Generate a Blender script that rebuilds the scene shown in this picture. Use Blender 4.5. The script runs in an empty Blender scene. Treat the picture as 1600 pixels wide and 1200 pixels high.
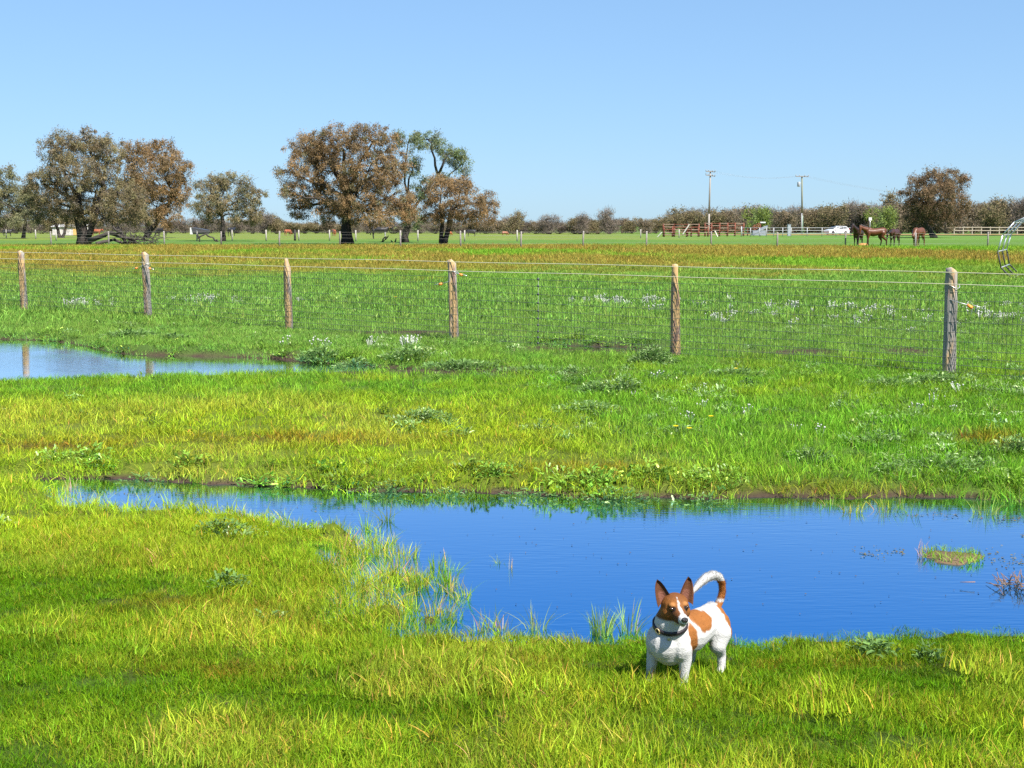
import bpy, bmesh, math, random
import numpy as np
from mathutils import Vector, Matrix, Euler, Quaternion

R = math.radians
rng = np.random.default_rng(7)
random.seed(7)
scene = bpy.context.scene
COL = scene.collection

# ------------------------------------------------------------------ camera
F = 2000.0                       # focal length in photograph pixels (1600 wide)
CAMH = 1.70
PITCH = math.atan(247 / F)
cam_d = bpy.data.cameras.new('camera')
cam_d.sensor_width = 36.0
cam_d.lens = 36.0 * F / 1600
cam_d.clip_start = 0.1
cam_d.clip_end = 12000
cam = bpy.data.objects.new('camera', cam_d)
cam.location = (0, 0, CAMH)
cam.rotation_euler = (math.pi / 2 - PITCH, 0, 0)
COL.objects.link(cam)
scene.camera = cam

# ------------------------------------------------------------------ sky, sun, exposure
SUN_AZ, SUN_EL = R(140), R(52)      # azimuth from +Y towards +X: behind the camera, to the right
world = bpy.data.worlds.new('World')
scene.world = world
world.use_nodes = True
wn, wl = world.node_tree.nodes, world.node_tree.links
wn.clear()
sky = wn.new('ShaderNodeTexSky')
sky.sky_type = 'NISHITA'
sky.sun_disc = False
sky.sun_elevation = SUN_EL
sky.sun_rotation = SUN_AZ
sky.altitude = 400
sky.air_density = 1.0
sky.dust_density = 0.3
sky.ozone_density = 3.0
gam = wn.new('ShaderNodeGamma')                  # softens the contrast between horizon and zenith evenly
gam.inputs['Gamma'].default_value = 0.5
tin = wn.new('ShaderNodeMix')
tin.data_type = 'RGBA'; tin.blend_type = 'MULTIPLY'
tin.inputs['Factor'].default_value = 1.0
tin.inputs['B'].default_value = (.74, 1.06, 1.44, 1)
bg = wn.new('ShaderNodeBackground')
bg.inputs['Strength'].default_value = 0.122
wo = wn.new('ShaderNodeOutputWorld')
wl.new(sky.outputs[0], gam.inputs['Color'])
wl.new(gam.outputs[0], tin.inputs['A'])
wl.new(tin.outputs['Result'], bg.inputs['Color'])
wl.new(bg.outputs[0], wo.inputs['Surface'])

sun_dir = Vector((math.sin(SUN_AZ) * math.cos(SUN_EL), math.cos(SUN_AZ) * math.cos(SUN_EL), math.sin(SUN_EL)))
sun_d = bpy.data.lights.new('sun', 'SUN')
sun_d.energy = 5.0
sun_d.angle = R(0.53)
sun_d.color = (1.0, 0.955, 0.88)
sun = bpy.data.objects.new('sun', sun_d)
sun.rotation_euler = sun_dir.to_track_quat('Z', 'Y').to_euler()
COL.objects.link(sun)

vs = scene.view_settings
vs.view_transform = 'Standard'
vs.look = 'None'
vs.exposure = 1.15
vs.gamma = 1.0
vs.use_curve_mapping = False
scene.cycles.use_denoising = False
scene.cycles.max_bounces = 4
scene.cycles.diffuse_bounces = 2
scene.cycles.glossy_bounces = 3
scene.cycles.transparent_max_bounces = 8

# ------------------------------------------------------------------ helpers
CP, SP = math.cos(PITCH), math.sin(PITCH)


def ray(px, py):
    a, b = (px - 800) / F, -(py - 600) / F
    return np.array([a, b * SP + CP, b * CP - SP])


def P(px, py, z=0.0):
    """point of the plane at height z seen at a photograph pixel"""
    d = ray(px, py)
    t = (z - CAMH) / d[2]
    return Vector((d[0] * t, d[1] * t, z))


def at(px, py, Y):
    """point at depth Y seen at a photograph pixel"""
    d = ray(px, py)
    t = Y / d[1]
    return Vector((d[0] * t, Y, CAMH + d[2] * t))


def smooth(a, b, x):
    t = np.clip((x - a) / (b - a), 0, 1)
    return t * t * (3 - 2 * t)


def _hash(ix, iy, seed):
    h = (ix.astype(np.int64) * 374761393 + iy.astype(np.int64) * 668265263 + seed * 1442695041) & 0xFFFFFFFF
    h = ((h ^ (h >> 13)) * 1274126177) & 0xFFFFFFFF
    h = h ^ (h >> 16)
    return (h & 0xFFFF) / 65535.0


def vnoise(x, y, seed=0):
    x = np.asarray(x, float); y = np.asarray(y, float)
    ix, iy = np.floor(x), np.floor(y)
    fx, fy = x - ix, y - iy
    fx = fx * fx * (3 - 2 * fx); fy = fy * fy * (3 - 2 * fy)
    a = _hash(ix, iy, seed); b = _hash(ix + 1, iy, seed)
    c = _hash(ix, iy + 1, seed); d = _hash(ix + 1, iy + 1, seed)
    return (a * (1 - fx) + b * fx) * (1 - fy) + (c * (1 - fx) + d * fx) * fy


def fbm(x, y, seed=0, o=4):
    s, a, t = 0, 0.5, 0
    for k in range(o):
        s = s + a * vnoise(x * 2 ** k + 17.3 * k, y * 2 ** k - 9.1 * k, seed + k)
        t += a; a *= 0.5
    return s / t


class MB:
    """collects shapes into one mesh; every vertex carries a colour"""
    def __init__(self, col=(1, 1, 1)):
        self.v, self.f, self.c = [], [], []
        self.col = col

    def add(self, vs_, fs, col=None):
        n = len(self.v)
        self.v += [tuple(p) for p in vs_]
        self.f += [tuple(i + n for i in f) for f in fs]
        self.c += [tuple(col or self.col)] * len(vs_)

    def box(self, c, s, rot=None, col=None):
        c = Vector(c)
        out = []
        for sx in (-.5, .5):
            for sy in (-.5, .5):
                for sz in (-.5, .5):
                    p = Vector((s[0] * sx, s[1] * sy, s[2] * sz))
                    if rot is not None:
                        p = rot @ p
                    out.append(c + p)
        self.add(out, [(0, 1, 3, 2), (4, 6, 7, 5), (0, 4, 5, 1), (2, 3, 7, 6), (0, 2, 6, 4), (1, 5, 7, 3)], col)

    def tube(self, pts, rad, n=6, col=None, cap=True):
        pts = [Vector(p) for p in pts]
        if not hasattr(rad, '__len__'):
            rad = [rad] * len(pts)
        vs_, fs = [], []
        ref = None
        for i, p in enumerate(pts):
            t = (pts[min(i + 1, len(pts) - 1)] - pts[max(i - 1, 0)]).normalized()
            if ref is None or abs(ref.dot(t)) > .95:
                ref = Vector((1, 0, 0)) if abs(t.x) < .8 else Vector((0, 1, 0))
            u = (ref - t * ref.dot(t)).normalized()
            ref = u
            w = t.cross(u)
            for k in range(n):
                a = 2 * math.pi * k / n
                vs_.append(p + (u * math.cos(a) + w * math.sin(a)) * rad[i])
        for i in range(len(pts) - 1):
            for k in range(n):
                k2 = (k + 1) % n
                fs.append((i * n + k, i * n + k2, (i + 1) * n + k2, (i + 1) * n + k))
        if cap:
            fs.append(tuple(range(n - 1, -1, -1)))
            fs.append(tuple((len(pts) - 1) * n + k for k in range(n)))
        self.add(vs_, fs, col)

    def lathe(self, prof, n=12, c=(0, 0, 0), col=None):
        vs_, fs = [], []
        for r, z in prof:
            for k in range(n):
                a = 2 * math.pi * k / n
                vs_.append((c[0] + r * math.cos(a), c[1] + r * math.sin(a), c[2] + z))
        for i in range(len(prof) - 1):
            for k in range(n):
                k2 = (k + 1) % n
                fs.append((i * n + k, i * n + k2, (i + 1) * n + k2, (i + 1) * n + k))
        fs.append(tuple(range(n - 1, -1, -1)))
        fs.append(tuple((len(prof) - 1) * n + k for k in range(n)))
        self.add(vs_, fs, col)

    def ellipsoid(self, c, r, rot=None, col=None, n=12, m=8):
        c = Vector(c)
        vs_, fs = [], []
        for i in range(1, m):
            th = math.pi * i / m
            for k in range(n):
                a = 2 * math.pi * k / n
                p = Vector((r[0] * math.sin(th) * math.cos(a), r[1] * math.sin(th) * math.sin(a), r[2] * math.cos(th)))
                vs_.append(c + (rot @ p if rot is not None else p))
        top, bot = Vector((0, 0, r[2])), Vector((0, 0, -r[2]))
        vs_.append(c + (rot @ top if rot is not None else top))
        vs_.append(c + (rot @ bot if rot is not None else bot))
        T, B = len(vs_) - 2, len(vs_) - 1
        for i in range(m - 2):
            for k in range(n):
                k2 = (k + 1) % n
                fs.append((i * n + k, (i + 1) * n + k, (i + 1) * n + k2, i * n + k2))
        for k in range(n):
            k2 = (k + 1) % n
            fs.append((T, k, k2))
            fs.append((B, (m - 2) * n + k2, (m - 2) * n + k))
        self.add(vs_, fs, col)

    def chain(self, pts, n=12):
        """tapered limb: spheres at the joints, frustums between"""
        for (p, r) in pts:
            self.ellipsoid(p, (r, r, r), n=n, m=8)
        for (p, r), (q, s) in zip(pts, pts[1:]):
            if (Vector(p) - Vector(q)).length > 1e-5:
                self.tube([p, q], [r * .99, s * .99], n=n)

    def build(self, name, mat, parent=None, smooth_=True):
        me = bpy.data.meshes.new(name)
        me.from_pydata(self.v, [], self.f)
        at_ = me.attributes.new('Col', 'FLOAT_COLOR', 'POINT')
        arr = np.ones((len(self.v), 4), np.float32)
        arr[:, :3] = np.array(self.c, np.float32)
        at_.data.foreach_set('color', arr.ravel())
        if smooth_:
            me.polygons.foreach_set('use_smooth', [True] * len(me.polygons))
        me.materials.append(mat)
        return link(name, me, parent)


def link(name, data, parent=None):
    o = bpy.data.objects.new(name, data)
    COL.objects.link(o)
    if parent is not None:
        o.parent = parent
    return o


def np_mesh(name, V, polys, cols=None, mat=None, smooth_=False, attrs=None):
    """V (N,3); polys (M,k) int array of same-size faces, or a list of such arrays"""
    if not isinstance(polys, list):
        polys = [polys]
    me = bpy.data.meshes.new(name)
    me.vertices.add(len(V))
    me.vertices.foreach_set('co', np.asarray(V, np.float32).ravel())
    tot = sum(p.size for p in polys)
    nf = sum(len(p) for p in polys)
    me.loops.add(tot)
    me.polygons.add(nf)
    me.loops.foreach_set('vertex_index', np.concatenate([p.ravel() for p in polys]).astype(np.int32))
    sizes = np.concatenate([np.full(len(p), p.shape[1]) for p in polys])
    starts = np.concatenate([[0], np.cumsum(sizes)[:-1]]).astype(np.int32)
    me.polygons.foreach_set('loop_start', starts)
    if smooth_:
        me.polygons.foreach_set('use_smooth', np.ones(nf, bool))
    me.update(calc_edges=True)
    me.validate()
    if cols is not None:
        a = me.attributes.new('Col', 'FLOAT_COLOR', 'POINT')
        arr = np.ones((len(V), 4), np.float32)
        arr[:, :3] = cols
        a.data.foreach_set('color', arr.ravel())
    if mat:
        me.materials.append(mat)
    return me


def tag(o, label=None, cat=None, group=None, kind=None):
    if label: o['label'] = label
    if cat: o['category'] = cat
    if group: o['group'] = group
    if kind: o['kind'] = kind
    return o


def thing(name, label, cat, loc=(0, 0, 0), rz=0.0, group=None):
    o = link(name, None)
    o.location = loc
    o.rotation_euler = (0, 0, rz)
    return tag(o, label, cat, group)


def copy_tree(o, parent=None):
    c = o.copy()
    COL.objects.link(c)
    if parent is not None:
        c.parent = parent
    for ch in list(o.children):
        copy_tree(ch, c)
    return c


# ------------------------------------------------------------------ materials
def new_mat(name):
    m = bpy.data.materials.new(name)
    m.use_nodes = True
    nt = m.node_tree
    nt.nodes.clear()
    out = nt.nodes.new('ShaderNodeOutputMaterial')
    return m, nt.nodes, nt.links, out


def mat_vcol(name, rough=.8, noise=0.0, nscale=8.0, bump=0.0, bscale=40.0, spec=.3, metal=0.0, stretch=(1, 1, 1), attr_type='GEOMETRY', translucent=0.0):
    """principled surface coloured by the vertex colour, varied by noise"""
    m, n, l, out = new_mat(name)
    a = n.new('ShaderNodeAttribute'); a.attribute_name = 'Col'; a.attribute_type = attr_type
    col = a.outputs['Color']
    tc = n.new('ShaderNodeTexCoord')
    mp = n.new('ShaderNodeMapping'); mp.inputs['Scale'].default_value = stretch
    l.new(tc.outputs['Object'], mp.inputs['Vector'])
    b = n.new('ShaderNodeBsdfPrincipled')
    b.inputs['Roughness'].default_value = rough
    b.inputs['Specular IOR Level'].default_value = spec
    b.inputs['Metallic'].default_value = metal
    if noise:
        t = n.new('ShaderNodeTexNoise'); t.inputs['Scale'].default_value = nscale; t.inputs['Detail'].default_value = 5
        l.new(mp.outputs[0], t.inputs['Vector'])
        r = n.new('ShaderNodeMapRange')
        r.inputs['From Min'].default_value = .3; r.inputs['From Max'].default_value = .7
        r.inputs['To Min'].default_value = 1 - noise; r.inputs['To Max'].default_value = 1 + noise
        l.new(t.outputs['Fac'], r.inputs['Value'])
        mx = n.new('ShaderNodeVectorMath'); mx.operation = 'SCALE'
        l.new(col, mx.inputs[0]); l.new(r.outputs[0], mx.inputs['Scale'])
        col = mx.outputs[0]
    l.new(col, b.inputs['Base Color'])
    if bump:
        t2 = n.new('ShaderNodeTexNoise'); t2.inputs['Scale'].default_value = bscale; t2.inputs['Detail'].default_value = 4
        l.new(mp.outputs[0], t2.inputs['Vector'])
        bp = n.new('ShaderNodeBump'); bp.inputs['Strength'].default_value = bump; bp.inputs['Distance'].default_value = .02
        l.new(t2.outputs['Fac'], bp.inputs['Height']); l.new(bp.outputs[0], b.inputs['Normal'])
    sh = b.outputs[0]
    if translucent:
        tr = n.new('ShaderNodeBsdfTranslucent'); l.new(col, tr.inputs['Color'])
        ms = n.new('ShaderNodeMixShader'); ms.inputs[0].default_value = translucent
        l.new(sh, ms.inputs[1]); l.new(tr.outputs[0], ms.inputs[2]); sh = ms.outputs[0]
    l.new(sh, out.inputs['Surface'])
    return m


def mat_blade(name, transl=.35, rough=.5, gloss=.005):
    """leaf blade: colour of its instance times a per-blade variation"""
    m, n, l, out = new_mat(name)
    a = n.new('ShaderNodeAttribute'); a.attribute_name = 'tint'; a.attribute_type = 'INSTANCER'
    b = n.new('ShaderNodeAttribute'); b.attribute_name = 'Col'; b.attribute_type = 'GEOMETRY'
    mx = n.new('ShaderNodeVectorMath'); mx.operation = 'MULTIPLY'
    l.new(a.outputs['Color'], mx.inputs[0]); l.new(b.outputs['Color'], mx.inputs[1])
    d = n.new('ShaderNodeBsdfDiffuse'); l.new(mx.outputs[0], d.inputs['Color'])
    t = n.new('ShaderNodeBsdfTranslucent'); l.new(mx.outputs[0], t.inputs['Color'])
    ms = n.new('ShaderNodeMixShader'); ms.inputs[0].default_value = transl
    l.new(d.outputs[0], ms.inputs[1]); l.new(t.outputs[0], ms.inputs[2])
    g = n.new('ShaderNodeBsdfGlossy'); g.inputs['Roughness'].default_value = rough
    g.inputs['Color'].default_value = (1, 1, 1, 1)
    m2 = n.new('ShaderNodeMixShader'); m2.inputs[0].default_value = gloss
    l.new(ms.outputs[0], m2.inputs[1]); l.new(g.outputs[0], m2.inputs[2])
    l.new(m2.outputs[0], out.inputs['Surface'])
    return m


M_BLADE = mat_blade('grass_blade')
M_LEAF = mat_blade('weed_leaf', transl=.25, rough=.4, gloss=.03)
M_FOLIAGE = mat_vcol('tree_foliage', rough=.7, spec=.15, translucent=.25)
M_BARK = mat_vcol('bark', rough=.95, noise=.35, nscale=6, bump=.8, bscale=14, stretch=(1, 1, .35))
M_TIMBER = mat_vcol('weathered_timber', rough=.9, noise=.22, nscale=30, bump=.6, bscale=60, stretch=(1, 1, .12), spec=.15)
M_PAINT = mat_vcol('painted_metal', rough=.45, noise=.06, nscale=3)
M_RUST = mat_vcol('rusty_steel', rough=.8, noise=.3, nscale=5, bump=.2, bscale=30)
M_GALV = mat_vcol('galvanised_steel', rough=.35, noise=.12, nscale=9, metal=.55, spec=.5)
M_WIRE = mat_vcol('fence_wire', rough=.5, metal=.3)
M_PLASTIC = mat_vcol('plastic', rough=.4)
M_HIDE = mat_vcol('horse_coat', rough=.45, noise=.10, nscale=6, spec=.35)
M_FUR = mat_vcol('dog_coat', rough=.75, noise=.05, nscale=60, bump=.25, bscale=180, spec=.2)
M_HAIR = mat_vcol('dog_hair', rough=.7, spec=.1, translucent=.45)
M_GLOSS = mat_vcol('glossy_dark', rough=.12, spec=.6)
M_NOSE = mat_vcol('wet_nose', rough=.35, bump=.4, bscale=500, spec=.5)
M_CARPAINT = mat_vcol('car_paint', rough=.2, spec=.6)
M_DEADWOOD = mat_vcol('dead_wood', rough=.9, noise=.25, nscale=5)

# ground
m, n, l, out = new_mat('pasture_ground')
a = n.new('ShaderNodeAttribute'); a.attribute_name = 'Col'
t = n.new('ShaderNodeTexNoise'); t.inputs['Scale'].default_value = 1.3; t.inputs['Detail'].default_value = 10; t.inputs['Roughness'].default_value = .7
tc = n.new('ShaderNodeTexCoord'); l.new(tc.outputs['Object'], t.inputs['Vector'])
r = n.new('ShaderNodeMapRange'); r.inputs['From Min'].default_value = .3; r.inputs['From Max'].default_value = .7
r.inputs['To Min'].default_value = .72; r.inputs['To Max'].default_value = 1.28
l.new(t.outputs['Fac'], r.inputs['Value'])
mx = n.new('ShaderNodeVectorMath'); mx.operation = 'SCALE'
l.new(a.outputs['Color'], mx.inputs[0]); l.new(r.outputs[0], mx.inputs['Scale'])
b = n.new('ShaderNodeBsdfPrincipled'); b.inputs['Roughness'].default_value = .95; b.inputs['Specular IOR Level'].default_value = .1
l.new(mx.outputs[0], b.inputs['Base Color'])
t2 = n.new('ShaderNodeTexNoise'); t2.inputs['Scale'].default_value = 25; t2.inputs['Detail'].default_value = 6
l.new(tc.outputs['Object'], t2.inputs['Vector'])
bp = n.new('ShaderNodeBump'); bp.inputs['Strength'].default_value = .8; bp.inputs['Distance'].default_value = .03
l.new(t2.outputs['Fac'], bp.inputs['Height']); l.new(bp.outputs[0], b.inputs['Normal'])
l.new(b.outputs[0], out.inputs['Surface'])
M_GROUND = m

# water: extra blue of the reflection put into the mirror tint, with faint wind ripples
m, n, l, out = new_mat('pond_water')
tc = n.new('ShaderNodeTexCoord')
mp = n.new('ShaderNodeMapping'); mp.inputs['Scale'].default_value = (1.2, 7.0, 1)
l.new(tc.outputs['Object'], mp.inputs['Vector'])
t = n.new('ShaderNodeTexNoise'); t.inputs['Scale'].default_value = 5.0; t.inputs['Detail'].default_value = 3
l.new(mp.outputs[0], t.inputs['Vector'])
bp = n.new('ShaderNodeBump'); bp.inputs['Distance'].default_value = .01
l.new(t.outputs['Fac'], bp.inputs['Height'])
pt = n.new('ShaderNodeTexNoise'); pt.inputs['Scale'].default_value = .7; pt.inputs['Detail'].default_value = 2
l.new(tc.outputs['Object'], pt.inputs['Vector'])
pr = n.new('ShaderNodeMapRange'); pr.inputs['From Min'].default_value = .35; pr.inputs['From Max'].default_value = .65
pr.inputs['To Min'].default_value = .03; pr.inputs['To Max'].default_value = .16
l.new(pt.outputs['Fac'], pr.inputs['Value']); l.new(pr.outputs[0], bp.inputs['Strength'])
bl = n.new('ShaderNodeBsdfGlossy'); bl.inputs['Roughness'].default_value = .03; bl.inputs['Color'].default_value = (.02, .42, .86, 1)
gl = n.new('ShaderNodeBsdfGlossy'); gl.inputs['Roughness'].default_value = .02; gl.inputs['Color'].default_value = (.97, .99, 1, 1)
fr = n.new('ShaderNodeFresnel'); fr.inputs['IOR'].default_value = 1.5
for q in (bl, gl, fr):
    l.new(bp.outputs[0], q.inputs['Normal'])
pw = n.new('ShaderNodeMapRange')
pw.inputs['From Min'].default_value = .19; pw.inputs['From Max'].default_value = .47
pw.inputs['To Min'].default_value = .15; pw.inputs['To Max'].default_value = .93
l.new(fr.outputs[0], pw.inputs['Value'])
ms = n.new('ShaderNodeMixShader')
l.new(pw.outputs[0], ms.inputs[0]); l.new(bl.outputs[0], ms.inputs[1]); l.new(gl.outputs[0], ms.inputs[2])
l.new(ms.outputs[0], out.inputs['Surface'])
M_WATER = m

# ------------------------------------------------------------------ terrain description
WZ = -0.08                                       # water level below the pasture
POND_A = [(40, 752), (130, 749), (200, 750), (300, 754), (400, 758), (500, 766), (600, 769), (700, 771), (800, 772),
          (900, 775), (1000, 777), (1100, 779), (1200, 778), (1300, 777), (1400, 777), (1500, 777), (1570, 783),
          (1650, 786), (1800, 790), (1950, 830), (1950, 960), (1800, 990), (1700, 992), (1600, 994), (1520, 1003),
          (1450, 1003), (1380, 1008), (1300, 1008), (1250, 1006), (1215, 1014), (1175, 1014), (1130, 1003),
          (1000, 1003), (930, 1003), (870, 1004), (780, 1004), (758, 988), (700, 982), (600, 977), (520, 972),
          (488, 948), (515, 915), (535, 890), (540, 865), (515, 842), (450, 828), (380, 818), (300, 811), (220, 806),
          (150, 802), (90, 790), (50, 770)]
POND_B = [(-200, 526), (0, 530), (70, 532), (120, 538), (165, 549), (230, 556), (330, 557), (420, 560), (470, 564),
          (540, 570), (620, 576), (700, 580), (690, 584), (600, 586), (520, 588), (470, 589), (300, 594), (150, 598),
          (0, 605), (-200, 610)]
POND_C = [(820, 541), (900, 541), (980, 543), (1040, 547), (1000, 550), (930, 551), (860, 549), (815, 545)]
PC = np.array([P(x, y, WZ)[:2] for x, y in POND_C])
PA = np.array([P(x, y, WZ)[:2] for x, y in POND_A])
PB = np.array([P(x, y, WZ)[:2] for x, y in POND_B])


def sdist(poly, x, y):
    """signed distance to a polygon, negative inside"""
    x = np.asarray(x, float); y = np.asarray(y, float)
    d2 = np.full(x.shape, 1e9)
    ins = np.zeros(x.shape, bool)
    k = len(poly)
    for i in range(k):
        ax, ay = poly[i]; bx, by = poly[(i + 1) % k]
        ex, ey = bx - ax, by - ay
        t = np.clip(((x - ax) * ex + (y - ay) * ey) / (ex * ex + ey * ey), 0, 1)
        d2 = np.minimum(d2, (x - ax - t * ex) ** 2 + (y - ay - t * ey) ** 2)
        c = (ay > y) != (by > y)
        with np.errstate(divide='ignore', invalid='ignore'):
            xi = (bx - ax) * (y - ay) / (by - ay + 1e-12) + ax
        ins ^= c & (x < xi)
    d = np.sqrt(d2)
    return np.where(ins, -d, d)


def blob(px, py, rx, ry):
    c = P(px, py)
    return (c.x, c.y, rx * c.y / F, (P(px, py - ry).y - P(px, py + ry).y) / 2)


def blobs(lst, x, y):
    v = np.zeros(x.shape)
    for (cx, cy, rx, ry) in lst:
        v = np.maximum(v, np.exp(-(((x - cx) / rx) ** 2 + ((y - cy) / ry) ** 2)))
    return v


B_MARSH = [blob(*q) for q in [(680, 930, 40, 26), (600, 920, 85, 34), (520, 850, 70, 26), (660, 965, 120, 12), (330, 803, 160, 7), (110, 772, 70, 10), (460, 820, 80, 9), (640, 880, 60, 18)]]


def shore(x, y):
    x = np.asarray(x, float); y = np.asarray(y, float)
    s = np.full(x.shape, 9.0)
    near = (y > 3) & (y < 12.5) & (np.abs(x) < 9)
    if near.any():
        s[near] = np.minimum(s[near], sdist(PA, x[near], y[near]))
    far = (y > 11) & (y < 24) & (x > -17) & (x < 3)
    if far.any():
        s[far] = np.minimum(s[far], sdist(PB, x[far], y[far]))
    pud = (y > 14) & (y < 24) & (x > -2) & (x < 6)
    if pud.any():
        s[pud] = np.minimum(s[pud], sdist(PC, x[pud], y[pud]))
    w = .16 * (fbm(x * 2.2, y * 2.2, 31, 3) - .5) + .11 * (fbm(x * 9, y * 9, 33, 2) - .5)
    mq = (y > 5) & (y < 9) & (x < .3)
    if mq.any():
        w[mq] += 1.5 * (fbm(x[mq] * 3.6, y[mq] * 2.6, 35, 3) - .53) * blobs(B_MARSH, x[mq], y[mq])
    return s + w


def ground_z(x, y):
    x = np.asarray(x, float); y = np.asarray(y, float)
    dist = np.hypot(x, y)
    base = .05 * (fbm(x * .45, y * .45, 3, 3) - .5) + .035 * (fbm(x * 2.5, y * 2.5, 5, 3) - .5)
    base = base * smooth(2000, 30, dist) if False else base
    base = base + .25 * (fbm(x * .02, y * .02, 8, 2) - .5) * smooth(30, 120, dist)
    s = shore(x, y)
    bw = np.where(y < 6.3, .70, .26)
    zo = WZ + .006 + (base - WZ) * smooth(0, 1, np.clip(s, 0, 9) / bw)
    zi = WZ - .02 - .3 * np.clip(-s, 0, .8)
    t = smooth(-.03, .0, s)
    return zi * (1 - t) + zo * t


def gz(x, y):
    return float(ground_z(np.array([x]), np.array([y]))[0])


LIME = np.array([.285, .430, .020]); GREEN = np.array([.135, .340, .022]); DEEP = np.array([.098, .235, .005])
STRAW = np.array([.43, .41, .085]); RUSTG = np.array([.25, .165, .018]); OCHRE = np.array([.32, .235, .030])
BRIGHT = np.array([.160, .350, .024]); YEL = np.array([.31, .315, .040]); SOIL = np.array([.052, .036, .025])


B_SHORT = [blob(*q) for q in [(240, 1062, 300, 22), (120, 925, 160, 22), (350, 945, 130, 16), (600, 978, 220, 12), (640, 1105, 250, 16),
           (1130, 1135, 330, 20), (1330, 1045, 260, 16), (900, 1045, 130, 14), (560, 1180, 120, 14), (1130, 1190, 200, 14),
           (150, 700, 160, 10), (900, 725, 150, 6), (1080, 740, 150, 8), (1350, 748, 160, 6), (1480, 1160, 160, 14), (1250, 755, 150, 6)]]
B_TALL = [blob(*q) for q in [(1135, 1078, 60, 9), (1020, 1082, 60, 9), (140, 985, 190, 16), (390, 1000, 120, 14), (60, 1150, 110, 26), (250, 1170, 130, 18), (700, 1075, 130, 12),
          (1080, 1085, 170, 16), (1290, 1105, 130, 14), (900, 1085, 130, 12), (1500, 1125, 130, 16), (1380, 1012, 220, 8), (650, 1165, 160, 14),
          (330, 880, 250, 26), (100, 850, 170, 22), (430, 930, 70, 20), (640, 960, 150, 8), (600, 640, 340, 20), (1550, 1060, 90, 12), (250, 830, 200, 10)]]
B_RED = [blob(*q) for q in [(330, 948, 130, 14), (560, 982, 180, 7), (720, 990, 60, 6), (1280, 757, 190, 7), (1300, 1040, 150, 8), (900, 1035, 120, 8),
         (450, 690, 250, 8), (100, 700, 120, 8), (330, 1050, 120, 8), (1540, 690, 60, 10), (900, 735, 160, 7)]]
B_SOIL = [blob(*q) for q in [(1480, 1030, 60, 5), (1290, 1016, 50, 4), (905, 1135, 14, 5), (490, 1138, 12, 5), (420, 556, 60, 6), (180, 553, 80, 4), (640, 578, 210, 8),
          (930, 544, 130, 7), (1240, 551, 80, 5), (1420, 548, 60, 4), (640, 521, 150, 4), (900, 582, 120, 3), (1580, 595, 30, 4), (240, 1180, 15, 5), (1170, 700, 12, 3),
          (1130, 1015, 30, 5), (805, 1130, 10, 4), (1250, 1180, 26, 8), (350, 1100, 14, 4)]]
B_WEED = [blob(*q) for q in [(1000, 600, 190, 20), (1350, 640, 260, 40), (1450, 700, 190, 26), (1380, 505, 260, 14), (1120, 495, 120, 10), (600, 545, 170, 10),
          (1550, 610, 120, 22), (1000, 670, 170, 14), (670, 655, 70, 10), (880, 470, 240, 5), (400, 470, 180, 5), (200, 512, 50, 5), (960, 755, 190, 8), (600, 735, 200, 10),
          (250, 725, 200, 10), (1250, 590, 150, 12), (350, 835, 110, 14), (1480, 730, 130, 16)]]


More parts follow.
